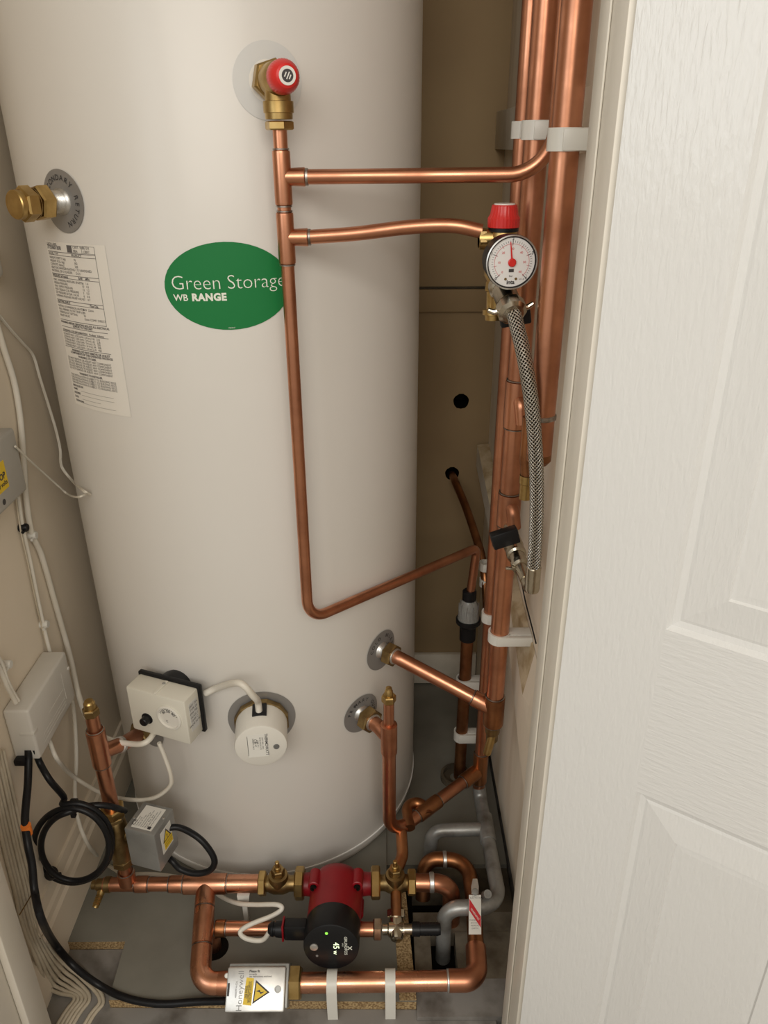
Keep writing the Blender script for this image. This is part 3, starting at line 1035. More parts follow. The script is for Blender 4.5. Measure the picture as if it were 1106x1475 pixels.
# ------------------------------------------------------------------ braided hose
hpts = [(738, 443, .825), (744, 468, .812), (754, 510, .795), (764, 570, .782), (770.5, 640, .776), (773, 710, .774), (771.5, 775, .776), (768.5, 820, .778)]
hp = smooth([P(u, v, Y=y) for u, v, y in hpts], 10)
t = thing('braided_hose', 'braided stainless steel filling hose hanging in front of the copper risers', 'hose', hp[-1])
tube(MB(), hp, .0079, 24).build('hose', M['braid'], t)
he = hp[-1]
hdir = (hp[-1] - hp[-4]).normalized()
lathe(MB(), he - hdir * .004, hdir, [(0, .0079), (.001, .0087), (.030, .0088), (.034, .0078), (.035, .005)], seg=26).build('ferrule', M['nickel'], t)
lathe(MB(), hp[0] - (hp[1] - hp[0]).normalized() * .006, hp[1] - hp[0], [(0, .0088), (.012, .0088), (.013, .008)], seg=24).build('ferrule', M['nickel'], t)

# ------------------------------------------------------------------ risers on the right wall
RX = .168
A_top, A_bot = V((.172, 1.016, 2.39)), V((.172, 1.064, .062))
B_top, B_bot = V((RX, .905, 2.39)), V((RX, .941, P(711, 1012, X=RX).z - .02))
C_top, C_bot = V((.173, .813, 2.39)), V((.173, .800, P(777, 655, Y=.8).z))


def on(a, b, z):
    return a.lerp(b, (z - a.z) / (b.z - a.z))


t = thing('copper_riser', 'rearmost copper riser on the right wall, passing down to the grey pipe', 'pipe', A_bot, 'copper risers on the right wall')
tube(MB(), [A_top, A_bot], r22, 24).build('pipe', M['copper'], t)
zt = P(691, 1106, X=.172).z
sleeve(t, on(A_top, A_bot, zt + .040), on(A_top, A_bot, zt - .030), r22 + .0008, M['copper_dull'], 'tee')
t = thing('copper_riser', 'middle copper riser, reaching down to the cold inlet tee', 'pipe', B_bot, 'copper risers on the right wall')
tube(MB(), [B_top, B_bot], r28 * .95, 24).build('pipe', M['copper'], t)
for v0, v1, nm in ((545, 607, 'tee'), (738, 776, 'tee')):
    za, zb = P(745, v0, X=RX).z, P(738, v1, X=RX).z
    te = sleeve(t, on(B_top, B_bot, za), on(B_top, B_bot, zb), r28 * .95 + .0006, M['copper'], nm)
    zz = (za + zb) / 2
    c_ = on(B_top, B_bot, zz)
    tube(MB(), fillet([c_ + V((0, 0, .006)), c_ + V((.002, -.016, .010)), c_ + V((.006, -.018, -.020))], .010, 8), .0088, 18).build('branch', M['copper'], te)
ztee = P(711, 1018, X=RX).z
te = sleeve(t, on(B_top, B_bot, ztee + .024), on(B_top, B_bot, ztee - .030), r28 * .95 + .0008, M['copper_dull'], 'tee')
t = thing('copper_riser', 'nearest and thickest copper riser, ending behind the braided hose', 'pipe', C_bot, 'copper risers on the right wall')
tube(MB(), [C_top, C_bot], r28 * .98, 24).build('pipe', M['copper'], t)
zr = P(786, 600, Y=.8).z
lathe(MB(), on(C_top, C_bot, zr) + V((0, 0, .003)), (0, 0, -1), [(0, r28 * .97), (.001, r28 * .98 + .0016), (.005, r28 * .98 + .0016), (.006, r28 * .97)], close=False).build('solder_ring', M['solder'], t)
lathe(MB(), C_bot + V((0, 0, .002)), (0, 0, -1), [(0, r28 * .98), (.008, r28 * .98), (.013, r28 * .7)], seg=24).build('end_cap', M['copper_dull'], t)
stp = P(757, 660, Y=.828)
ste = P(756, 718, Y=.828)
t = thing('drain_stub', 'small open copper and brass stub hanging left of the hose', 'pipe', ste)
tube(MB(), [(stp.x, stp.y, stp.z + .05), stp, ste + V((0, 0, .03))], .0072, 18).build('pipe', M['copper_dull'], t)
lathe(MB(), ste + V((0, 0, .03)), (0, 0, -1), [(0, .0082), (.010, .0082), (.011, .0072), (.030, .0070), (.030, .0056), (.012, .0056)], seg=20, close=False).build('nozzle', M['brass'], t)

# ------------------------------------------------------------------ lower isolating valve
l0, l1 = P(738, 782, Y=.895), P(757, 836, Y=.815)
ld = (l1 - l0).normalized()
LL = (l1 - l0).length
t = thing('isolating_valve', 'nickel isolating valve with a black lever beside the foot of the hose', 'valve', l1)
lathe(MB(), l0 - ld * .012, ld, [(0, .009), (.004, .0125), (.020, .0130), (.022, .0108), (.030, .0108), (.032, .0128), (.040, .0128), (.042, .0100), (.055, .0098), (.057, .0115), (.064, .0115), (.066, .008), (LL + .012, .0070)], seg=20).build('body', M['nickel'], t)
lathe(MB(), l0 + ld * .016 - V((.012, .003, .0)), (1, .2, .2), [(0, .0035), (.006, .0042), (.010, .004)], seg=14).build('spindle', M['nickel'], t)
tube(MB(), smooth([on(B_top, B_bot, l0.z + .012), l0 + V((0, .004, .006)), l0], 6), .0085, 16).build('inlet_tail', M['nickel'], t)
hft = he + hdir * .026
tube(MB(), smooth([l1 - ld * .004, l1 + ld * .008, (l1 + hft) / 2 + V((0, 0, -.006)), hft], 6), .0062, 14).build('outlet_tail', M['nickel'], t)
wp = l0 + ld * .055
box(MB(), wp + V((-.009, -.002, .0)), (V((1, 0, -.1)).normalized(), V((0, 1, 0)), V((.1, 0, 1)).normalized()), (.022, .004, .0038), .0012).build('wing', M['nickel'], t)
hv = P(727, 774, Y=.868)
box(MB(), hv, (V((1, .1, .30)).normalized(), V((-.1, 1, 0)).normalized(), V((-.30, 0, 1)).normalized()), (.035, .014, .021), .002).build('lever', M['blackp'], t)

# ------------------------------------------------------------------ cold inlet pipe with drain cock below the tee
ci = p_ci + n_ci * .012
cend = on(B_top, B_bot, ztee)
t = thing('cold_inlet_pipe', 'copper pipe sloping from the cold inlet port to the riser tee', 'pipe', p_ci)
hexnut(MB(), ci, n_ci, .016, .033, .3).build('nut', M['brass_dull'], t, smooth=False)
cs = p_ci + n_ci * .036
cdv = (cend - cs).normalized()
tube(MB(), fillet([ci + n_ci * .012, cs, cend], .02, 8), r22, 24).build('pipe', M['copper'], t)
lathe(MB(), ci + n_ci * .0155, n_ci, [(0, .0135), (.002, .0132), (.003, .0112)]).build('olive', M['alu'], t)
sleeve(t, cend - cdv * .036, cend - cdv * .006, r22 + .0006, M['copper'], 'coupling', rings='0')
dc = B_bot + V((0, 0, .004))
dce = P(701, 1086, X=.160)
t = thing('drain_cock', 'brass drain cock hanging under the cold inlet tee', 'drain cock', dce)
m = MB()
lathe(m, dc, (0, 0, -1), [(0, r22), (.012, .0095), (.024, .0095), (.0245, .0115), (.036, .0115), (.040, .0095), (.052, .0095), (.056, .007)], seg=20)
m.build('body', M['brass_dull'], t)
b0 = dc - V((.000, .003, .040))
lathe(MB(), b0, (dce - b0), [(0, .0068), ((dce - b0).length - .002, .0066), ((dce - b0).length, .0058), ((dce - b0).length - .004, .0045)], seg=18, close=False).build('nozzle', M['brass'], t)

# ------------------------------------------------------------------ tundish and its pipe to the floor
t = thing('tundish', 'clear plastic tundish with black collars between two copper pipes', 'tundish', (TUN.x, TUN.y, P(677, 920, Y=TUN.y).z))
z0_, z1_, z2_, z3_ = [P(677, v, Y=TUN.y).z for v in (850, 864, 893, 921)]
tx_ = TUN.x + .003
lathe(MB(), (tx_, TUN.y, z0_), (0, 0, -1), [(0, .0098), (.002, .0125), (z0_ - z1_ - .002, .0125), (z0_ - z1_, .011)], seg=24).build('top_collar', M['blackp'], t)
m = MB()
lathe(m, (tx_, TUN.y, z1_), (0, 0, -1), [(0, .0125), (.008, .0165), (z1_ - z2_, .0200), (z1_ - z2_, .0188), (.008, .0152), (0, .0110)], seg=28, close=False)
m.build('clear_body', M['glass'], t)
for k in range(10):
    an = 2 * math.pi * k / 10
    box(MB(), (tx_ + .0178 * math.cos(an), TUN.y + .0178 * math.sin(an), (z1_ + z2_) / 2 - .003), I3, (.0011, .0011, z1_ - z2_ - .006)).build('rib', M['plate'], t)
lathe(MB(), (tx_, TUN.y, z2_ + .004), (0, 0, -1), [(0, .0195), (.001, .0225), (.008, .0225), (.016, .0155), (.018, .0150), (z2_ - z3_ + .003, .0145), (z2_ - z3_ + .004, .0112)], seg=28).build('bottom_collar', M['blackp'], t)
t = thing('tundish_pipe', 'copper pipe from the tundish down through the floor collar', 'pipe', (TUN.x, TUN.y, 0))
tube(MB(), [(tx_, TUN.y, z3_ + .003), (TUN.x, TUN.y, -.03)], r22 * 1.02, 22).build('pipe', M['copper_dull'], t)
lathe(MB(), (TUN.x - .008, TUN.y - .004, -.004), (0, 0, 1), [(0, .030), (.012, .0295), (.0125, .0245), (.003, .024), (.0028, .011)], seg=30, close=False).build('floor_collar', M['concrete'], t)

# pipe from the hole in the back wall
hs = P(651, 683, Y=YB + .02)
hp = [hs, P(656, 695, Y=1.40), P(670, 728, Y=1.33), P(685, 772, Y=1.26), P(694, 805, Y=1.215), P(700, 850, Y=1.18)]
hq = hp[-1]
hp += [V((hq.x + .006, hq.y - .005, hq.z - .12)), V((hq.x + .008, hq.y - .005, .0))]
t = tag(tube(MB(), smooth(hp, 8), r15, 18).build('wall_pipe', M['copper_dull']), 'dark copper pipe curving out of the lower hole in the back wall', 'pipe')

# ------------------------------------------------------------------ primary flow pipe
po = p_po
dd = .068
pv = po + n_po * dd
t = thing('primary_flow_pipe', 'copper primary pipe with capped stand dropping from the lower right port', 'pipe', (pv.x, pv.y, .1))
hexnut(MB(), po + n_po * .012, n_po, .018, .036, .2).build('nut', M['brass_dull'], t, smooth=False)
lathe(MB(), po + n_po * .0295, n_po, [(0, .0145), (.002, .0142), (.003, .0115)]).build('olive', M['alu'], t)
zj = P(561, 1066, Y=pv.y).z
ztopc = P(560, 1008, Y=pv.y).z
tube(MB(), fillet([po + n_po * .028, po + n_po * .045, V((pv.x, pv.y, zj + .004))], .012, 8), r22 * 1.05, 22).build('elbow', M['copper'], t)
zl = P(566, 1206, Y=pv.y).z
aend = on(A_top, A_bot, zt)
pp = fillet([(pv.x, pv.y, ztopc), (pv.x, pv.y, zl), (aend.x, aend.y, aend.z)], .036, 12)
tube(MB(), [(pv.x, pv.y, ztopc), (pv.x, pv.y, zj)], r15 * 1.08, 20).build('vent_stand', M['copper'], t)
tube(MB(), fillet([(pv.x, pv.y, zj), (pv.x, pv.y, zl), (aend.x, aend.y, aend.z)], .042, 12), r22 * .98, 24).build('pipe', M['copper'], t)
sleeve(t, (pv.x, pv.y, zj + .032), (pv.x, pv.y, zj - .025), r22 * 1.03, M['copper'], 'tee', rings='')
dlow = (aend - V((pv.x, pv.y, zl))).normalized()
st = V((pv.x, pv.y, zl))
LLow = (aend - st).length
sleeve(t, st + dlow * LLow * .30, st + dlow * LLow * .52, r22 * .98 + .0004, M['copper_dull'], 'tee')
sleeve(t, aend - dlow * .042, aend - dlow * .008, r22 + .0008, M['copper_dull'], 'coupling', rings='0')
tc = thing('end_cap', 'brass compression stop end on the stand above the primary pipe', 'pipe cap', (pv.x, pv.y, ztopc))
hexnut(MB(), (pv.x, pv.y, ztopc - .004), (0, 0, 1), .013, .0195, .1).build('nut', M['brass'], tc, smooth=False)
lathe(MB(), (pv.x, pv.y, ztopc + .009), (0, 0, 1), [(0, .0065), (.008, .0063), (.010, .005), (.014, .0045), (.0145, .003)], seg=16).build('plug', M['brass'], tc)

# looped elbow behind it and the link to the pump valve
t = tag(tube(MB(), fillet([P(590, 1193, Z=.105), P(585, 1160, Z=.11), P(606, 1154, Z=.11), P(616, 1174, Z=.105)], .016, 8), r22 * .85, 20).build('loop_pipe', M['copper_dull']),
        'short looped copper elbow tucked behind the primary pipe bend', 'pipe')

# ------------------------------------------------------------------ main circuit in front of the cylinder
MY, MZ = .86, .076


def mx(u, v=1275):
    return P(u, v, Y=MY).x


XV = mx(185)                                                # left vertical pipe
t = thing('return_main', 'level copper main in front of the cylinder with a large tee', 'pipe', (mx(250), MY, 0))
tube(MB(), [(mx(150), MY, MZ), (mx(272), MY, MZ)], r22, 24).build('pipe', M['copper'], t)
tube(MB(), [(mx(262), MY, MZ), (mx(382), MY, MZ)], r28, 24).build('pipe', M['copper_bright'], t)
sleeve(t, (mx(196), MY, MZ), (mx(214), MY, MZ), r22 + .0002, M['copper'], 'coupling')
sleeve(t, (mx(245), MY, MZ), (mx(267), MY, MZ), r22 + .0006, M['copper'], 'reducer', rings='0')
te = sleeve(t, (mx(266), MY, MZ), (mx(327), MY, MZ), r28 + .0004, M['copper_bright'], 'tee')
XT = mx(297)
Z6, Y6 = .040, .720
dwn0, dwn1 = V((XT, MY, MZ)), V((P(287, 1414, Y=Y6).x, Y6, Z6))
dvec = (dwn1 - dwn0).normalized()
lathe(MB(), dwn0, dvec, [(0, r28), (.03, r28 + .0018), (.036, r28 + .0016)], seg=24).build('branch', M['copper_bright'], te)

t = thing('lower_pipe', 'thick copper pipe along the floor, passing through the silver valve box', 'pipe', (0, Y6, Z6))
XE = P(688, 1413, Y=Y6).x
XM = P(335, 1420, Y=Y6).x
back1 = P(686, 1330, Z=.045)
tube(MB(), fillet([dwn0 + dvec * .01, dwn1, (XM, Y6, Z6)], .026, 12), r28, 24).build('pipe', M['copper_bright'], t)
sleeve(t, dwn0 + dvec * .038, dwn0 + dvec * .092, r28 + .0002, M['copper_bright'], 'coupling')
tube(MB(), fillet([dwn1 - dvec * .05, dwn1, (dwn1.x + .05, Y6, Z6)], .026, 12), r28 + .0016, 24).build('elbow', M['copper_bright'], t)
PM2 = P(430, 1417, Y=Y6).x
Y6b = Y6 + .002
tube(MB(), [(PM2 - .01, Y6, Z6), (XE - .02, Y6b, Z6)], r28, 24).build('pipe', M['copper_bright'], t)
tube(MB(), fillet([(XE - .042, Y6b, Z6), (XE, Y6b, Z6), (XE + .003, Y6b + .052, Z6)], .022, 12), r28 + .0016, 24).build('elbow', M['copper'], t)
lathe(MB(), (XE - .0455, Y6b, Z6), (1, 0, 0), [(0, r28), (.0008, r28 + .0012), (.003, r28 + .0012), (.0038, r28)], close=False).build('solder_ring', M['alu'], t)
bpts = [V((XE + .003, Y6b + .045, Z6)), V((.140, .85, .045)), V((.139, .928, .045)), V((.066, .932, .045)), V((.062, .905, -.02))]
tube(MB(), fillet(bpts, [.03, .036, .024], 12), r22 * 1.12, 24).build('pipe', M['copper_dull'], t)
lathe(MB(), P(640, 1238, Z=.045) - V((.003, 0, 0)), (1, 0, 0), [(0, r22 * 1.1), (.001, r22 * 1.12 + .0015), (.006, r22 * 1.12 + .0015), (.007, r22 * 1.1)], close=False).build('solder_ring', M['alu'], t)

# floor saddle clips on the lower pipe
for u, lab in ((479, 'pale plastic strap clip on the lower pipe, nearer the pump'), (562, 'pale plastic strap clip on the lower pipe, further right')):
    x = P(u, 1425, Y=Y6).x
    m = MB()
    pts = []
    for k in range(13):
        an = math.radians(-10 + 200 * k / 12)
        pts.append((Y6 + (r28 + .0022) * math.cos(an), Z6 + (r28 + .0022) * math.sin(an)))
    pts = [(Y6 + .021, .0005), (Y6 + .0175, Z6 - .01)] + pts + [(Y6 - .0175, Z6 - .01), (Y6 - .0175, -.0172)]
    vs_, fs = [], []
    for (y, z) in pts:
        d2 = V((0, y - Y6, z - Z6))
        n2 = d2.normalized() * .0018
        for xx in (x - .0075, x + .0075):
            vs_ += [(xx, y, z), (xx, y + n2.y, z + n2.z)]
    for k in range(len(pts) - 1):
        a0, b0 = 4 * k, 4 * k + 4
        fs += [(a0, a0 + 2, b0 + 2, b0), (a0 + 1, b0 + 1, b0 + 3, a0 + 3), (a0, b0, b0 + 1, a0 + 1), (a0 + 2, a0 + 3, b0 + 3, b0 + 2)]
    m.add(vs_, fs)
    tag(m.build('pipe_clip', M['clip']), lab, 'pipe clip', 'white pipe clips')

# drain cock at the left end
t = thing('drain_cock', 'small brass drain cock at the left end of the copper main', 'drain cock', (mx(142), MY, MZ - .03))
m = MB()
lathe(m, (mx(160), MY, MZ), (-1, 0, 0), [(0, .0125), (.009, .0125), (.010, .0095), (.022, .0095), (.024, .0075), (.030, .0075)], seg=18)
m.build('body', M['brass_dull'], t)
e0 = V((mx(150), MY, MZ)); e1 = P(137, 1307, Y=.835)
m = MB()
L = (e1 - e0).length
pf = [(0, .006)]
for k in range(5):
    pf += [(L * (.4 + .11 * k), .0062), (L * (.4 + .11 * k) + .002, .0050)]
pf += [(L, .005)]
lathe(m, e0, e1 - e0, pf, seg=16).build('nozzle', M['brass'], t, ang=60)

# left vertical with port branch
zp5 = P(147, 1075, Y=MY).z
zcap = P(136, 1022, Y=MY).z
t = thing('return_pipe', 'upright copper pipe at the left with a branch to the cylinder behind the thermostat', 'pipe', (XV, MY, MZ))
zv0, zv1 = P(165, 1165, Y=MY).z, P(180, 1245, Y=MY).z        # valve body
tube(MB(), [(XV, MY, zcap - .004), (XV, MY, zp5)], r15 * 1.25, 20).build('vent_stand', M['copper'], t)
tube(MB(), [(XV, MY, zp5 + .02), (XV, MY, zv0 - .002)], r22, 24).build('pipe', M['copper'], t)
tube(MB(), [(XV, MY, zv1 + .004), (XV, MY, MZ)], r22 * .92, 24).build('pipe', M['copper'], t)
te = sleeve(t, (XV, MY, zp5 + .03), (XV, MY, zp5 - .034), r22 + .0008, M['copper'], 'tee')
pe = p_pr + n_pr * .015
d5 = (pe - V((XV, MY, zp5 - .004)))
tube(MB(), fillet([V((XV, MY, zp5 - .012)), V((XV, MY, zp5 - .012)) + d5 * .45 + V((.008, 0, .004)), pe], .02, 8), r22, 22).build('branch', M['copper'], te)
lathe(MB(), V((XV, MY, zp5 - .012)) + (d5 * .45 + V((.008, 0, .004))) * .75, d5 * .45 + V((.008, 0, .004)), [(0, r22 * .99), (.001, r22 + .0016), (.006, r22 + .0016), (.007, r22 * .99)], close=False).build('solder_ring', M['alu'], te)
hexnut(MB(), p_pr + n_pr * .008, n_pr, .015, .035, .1).build('port_nut', M['brass_dull'], t, smooth=False)
sleeve(t, (XV, MY, MZ + .028), (XV, MY, MZ + .004), r22 + .001, M['copper'], 'coupling', rings='0')
tc = thing('end_cap', 'brass stop end on top of the left upright pipe', 'pipe cap', (XV, MY, zcap))
hexnut(MB(), (XV, MY, zcap - .010), (0, 0, 1), .013, .0205, .1).build('nut', M['brass_dull'], tc, smooth=False)
lathe(MB(), (XV, MY, zcap + .003), (0, 0, 1), [(0, .0082), (.009, .0080), (.0105, .0066), (.0125, .006), (.013, .004)], seg=16).build('plug', M['brass'], tc)

# ------------------------------------------------------------------ motorised valve on the left upright
bv = thing('motorised_valve', 'grey metal motorised valve head with yellow warning label on the left upright pipe', 'motorised valve', (XV, MY, zv1))
m = MB()
lathe(m, (XV, MY, zv0 - .020), (0, 0, -1), [(0, .0125), (.004, .0155), (.022, .0175), (zv0 - zv1 - .038, .0155), (zv0 - zv1 - .03, .012), (zv0 - zv1 - .02, .0125)], seg=24)
m.build('valve_body', M['brass_dull'], bv)
hexnut(MB(), (XV, MY, zv0 + .004), (0, 0, -1), .016, .033, .2).build('nut', M['brass'], bv, smooth=False)
hexnut(MB(), (XV, MY, zv0 - .013), (0, 0, -1), .008, .030, .5).build('nut', M['brass_dull'], bv, smooth=False)
hexnut(MB(), (XV, MY, zv1 + .016), (0, 0, -1), .014, .029, .2).build('nut', M['brass_dull'], bv, smooth=False)
# head: upper front-left corner, upper front-right corner and upper back-right corner fix its turn
YH = .835
c00 = P(178, 1193, Y=YH)
zt_h = c00.z
c10 = P(222, 1204, Z=zt_h)
c11 = P(245, 1163, Z=zt_h)
hxv = (c10 - c00).normalized()
hyv = V((-hxv.y, hxv.x, 0))
hw = (c10 - c00).length
hd_ = max((c11 - c10).dot(hyv), .05)
hh_ = zt_h - P(228, 1257, Y=c10.y).z
ctr = c00 + hxv * hw / 2 + hyv * hd_ / 2 - V((0, 0, hh_ / 2))
hb = box(MB(), ctr, (hxv, hyv, V((0, 0, 1))), (hw, hd_, hh_), .0025).build('actuator_box', M['zinc'], bv)
tp = ctr + V((0, 0, hh_ / 2 + .0002))
lab = box(MB(), tp, (hxv, hyv, V((0, 0, 1))), (hw * .66, hd_ * .78, .0005)).build('top_label', M['paperw'], hb, smooth=False)
m = MB()
for k in range(9):
    flat_text(m, ('Motorised Valve Actuator', '220-240V 50/60Hz 6W', 'Brown  Blue  Grey', 'Ambient temp. 50C max', 'Line pressure 8.6 bar', 'Close off 1.0 bar', 'Made in U.K.', 'Do not cover', 'CE')[k], .0033 if k < 8 else .009, tp + V((0, 0, .0004)) + hxv * (hw * .24 - k * .0036 if k < 8 else -hw * .26) - hyv * hd_ * .33, hyv, -hxv, align='LEFT')
box(m, tp + V((0, 0, .0004)) + hxv * hw * .22 - hyv * hd_ * .31, (hxv, hyv, V((0, 0, 1))), (.005, .005, .0002))
m.build('print', M['ink'], lab, smooth=False)
for sx in (-1, 1):
    lathe(MB(), tp + hxv * hw * .42 * sx + hyv * hd_ * .1 * sx, (0, 0, 1), [(0, .0022), (.001, .0018)], seg=12).build('screw', M['alu'], hb)
# warning label on the right side
rs = ctr + hxv * (hw / 2 + .0002) + V((0, 0, hh_ * .08))
yl = box(MB(), rs, (hyv, V((0, 0, 1)), hxv), (hd_ * .52, hh_ * .55, .0004)).build('warning_label', M['paperw'], hb, smooth=False)
m = MB()
box(m, rs - V((0, 0, hh_ * .14)) + hyv * hd_ * .05, (hyv, V((0, 0, 1)), hxv), (hd_ * .40, hh_ * .20, .0008))
tri = [rs + hxv * .0004 + hyv * (hd_ * .22 * a0) + V((0, 0, hh_ * b0)) for a0, b0 in ((-.9, -.03), (.9, -.03), (0, .24))]
m.build('yellow_panel', M['yellow'], yl, smooth=False)
m = MB(); prism(m, tri, hxv * .0003); m.build('warning_triangle', M['ink'], yl, smooth=False)
cen = (tri[0] + tri[1] + tri[2]) / 3
m = MB(); prism(m, [cen + (q - cen) * .72 + hxv * .0003 for q in tri], hxv * .0003); m.build('triangle_fill', M['yellow'], yl, smooth=False)
m = MB()
flat_text(m, '!', .010, cen - V((0, 0, .0035)) + hxv * .0008, hyv, (0, 0, 1), offset=.03)
for k in range(2):
    flat_text(m, ('DISCONNECT MAINS', 'BEFORE SERVICING')[k], .0022, rs - V((0, 0, hh_ * (.11 + .06 * k))) + hyv * hd_ * .05 + hxv * .0006, hyv, (0, 0, 1))
m.build('print', M['ink'], yl, smooth=False)
# bridge from the head to the valve body
br0 = V((XV, MY, ctr.z))
tube(MB(), [br0, br0 + (ctr - br0) * .5], .009, 14).build('mount', M['brass_dull'], bv)

# ------------------------------------------------------------------ pump with its two gate valves
XPU = mx(486)


def gate_valve(x, label, flip):
    t = thing('gate_valve', label, 'valve', (x, MY, MZ - .02))
    m = MB()
    lathe(m, (x - .030, MY, MZ), (1, 0, 0), [(0, .0125), (.012, .0125), (.018, .0150), (.022, .0165), (.038, .0165), (.042, .0150), (.048, .0125), (.060, .0125)], seg=24)
    lathe(m, (x, MY, MZ), (0, 0, 1), [(0, .016), (.016, .0158), (.020, .0150), (.021, .0110), (.024, .0105)], seg=24)
    m.build('body', M['brass_dull'], t)
    hexnut(MB(), (x, MY, MZ + .023), (0, 0, 1), .010, .019, .2).build('gland_nut', M['brass_dull'], t, smooth=False)
    lathe(MB(), (x, MY, MZ + .033), (0, 0, 1), [(0, .0055), (.004, .005), (.005, .0036), (.015, .0036), (.016, .0028)], seg=14).build('spindle', M['brass'], t)
    return t


gl = gate_valve(mx(402), 'brass gate valve with upright spindle on the left of the red pump', 1)
hexnut(MB(), (mx(373), MY, MZ), (1, 0, 0), .012, .035, .0).build('pipe_nut', M['brass'], gl, smooth=False)
gr = gate_valve(mx(569), 'brass gate valve with upright spindle on the right of the red pump', -1)
hexnut(MB(), (mx(587), MY, MZ), (1, 0, 0), .013, .037, .0).build('pipe_nut', M['brass'], gr, smooth=False)

pu = thing('circulating_pump', 'dark red circulating pump with a black round control head', 'pump', (XPU, MY, 0))
til = math.radians(9)
pn = V((-.02, -math.cos(til), math.sin(til))).normalized()
pc = V((XPU, MY + .002, MZ - .005))
m = MB()
lathe(m, pc - pn * .010, pn, [(0, .026), (.002, .034), (.008, .0395), (.020, .0425), (.030, .0425), (.036, .0415), (.075, .0412), (.096, .0408)], seg=48)
for s_ in (-1, 1):
    lathe(m, pc, (s_, 0, 0), [(.02, .021), (.042, .0185), (.052, .0175), (.056, .0195), (.060, .0195)], seg=24)
    for zz in (-1, 1):
        a_, b_, _ = frame(pn)
        cc = pc + V((s_ * .034, 0, 0)) + pn * .006 + pn.cross(V((1, 0, 0))).normalized() * (.028 * zz)
        lathe(m, cc, pn, [(0, .009), (.030, .009), (.031, .0078)], seg=16)
m.build('housing', M['redpump'], pu, ang=40)
for s_ in (-1, 1):
    cc = pc + V((s_ * .034, 0, 0)) + pn * .0365 - pn.cross(V((1, 0, 0))).normalized() * .028
    if cc.z < pc.z:
        cc = pc + V((s_ * .034, 0, 0)) + pn * .0365 + pn.cross(V((1, 0, 0))).normalized() * .028
    lathe(MB(), cc, pn, [(0, .0052), (.004, .0052), (.004, .003), (.001, .003)], seg=12).build('bolt', M['flat_black'], pu)
for s_, ux in ((-1, 432), (1, 541)):
    hexnut(MB(), (mx(ux) - .0075, MY, MZ), (1, 0, 0), .015, .047, .0, n=8).build('union_nut', M['brass'], pu, smooth=False)
hd0 = pc + pn * .079
ph_ = lathe(MB(), hd0, pn, [(0, .0400), (.002, .0412), (.040, .0412), (.044, .0405), (.0452, .0385), (.0452, .001)], seg=56).build('control_head', M['blackp'], pu)
fc = hd0 + pn * .0454
fx = V((1, 0, 0)) - pn * pn.x
fx.normalize()
fy = pn.cross(fx)
fy = fy if fy.z > 0 else -fy
m = MB()
flat_text(m, 'GRUNDFOS', .0062, fc + fx * .0195 + fy * .004 + pn * .0003, -fy, fx, offset=.01)
box(m, fc + fx * .0275 + fy * .0 + pn * .0004, ((fx + fy).normalized(), (fx - fy).normalized(), pn), (.0085, .0013, .0002))
box(m, fc + fx * .0275 + fy * .0 + pn * .0004, ((fx - fy).normalized(), (fx + fy).normalized(), pn), (.0085, .0013, .0002))
flat_text(m, 'UPS3', .003, fc + fx * .0160 + fy * .006 + pn * .0003, -fy, fx)
m.build('brand_print', M['letter'], ph_, smooth=False)
m = MB()
flat_text(m, '45', .0125, fc + fx * .0035 + fy * .004 + pn * .0004, -fy, fx, offset=.0)
flat_text(m, 'W', .0062, fc + fx * .0035 - fy * .0085 + pn * .0004, -fy, fx, offset=.02)
m.build('display_digits', M['led'], ph_, smooth=False)
lathe(MB(), fc - fx * .006 + fy * .026, pn, [(0, .0022), (.0005, .002)], seg=14).build('status_light', M['led_g'], ph_)
lathe(MB(), fc - fx * .025 + fy * .001, pn, [(0, .0062), (.0012, .0058), (.0016, .005)], seg=24).build('button', M['alu'], ph_)
lathe(MB(), fc - fx * .021 - fy * .015, pn, [(0, .0020), (.0005, .0018)], seg=12).build('indicator', M['inkg'], ph_)
# plug
pl0 = hd0 + pn * .012 - fx * .040
plug = thing('pump_plug', 'ribbed black power plug on the left of the pump head', 'plug', pl0 - fx * .03 - V((0, 0, .02)))
m = MB()
box(m, pl0 - fx * .016, (fx, fy, pn), (.034, .026, .020), .003)
m.build('plug_body', M['blackp'], plug)
box(MB(), pl0 - fx * .0345, (fx, fy, pn), (.003, .028, .022), .001).build('locking_ring', M['redpump'], plug)
lathe(MB(), pl0 - fx * .0355, -fx, [(0, .0125), (.010, .0115), (.011, .0095), (.013, .0095), (.014, .011), (.017, .0105), (.022, .0062)], seg=20).build('gland', M['blackp'], plug)
pltip = pl0 - fx * .057

# right side of the pump: copper elbow down into the floor
t = thing('pump_outlet_elbow', 'copper elbow right of the pump valve turning down into the floor', 'pipe', (.10, MY, 0))
xr0 = mx(600)
tube(MB(), fillet([(xr0 - .01, MY, MZ), (P(650, 1278, Y=MY).x, MY, MZ - .002), (P(652, 1278, Y=MY).x, MY - .005, -.05)], .03, 12), r28, 24).build('elbow', M['copper'], t)
lathe(MB(), (mx(618), MY, MZ), (1, 0, 0), [(0, r28 * .99), (.001, r28 + .0014), (.007, r28 + .0014), (.008, r28 * .99)], close=False).build('solder_ring', M['alu'], t)
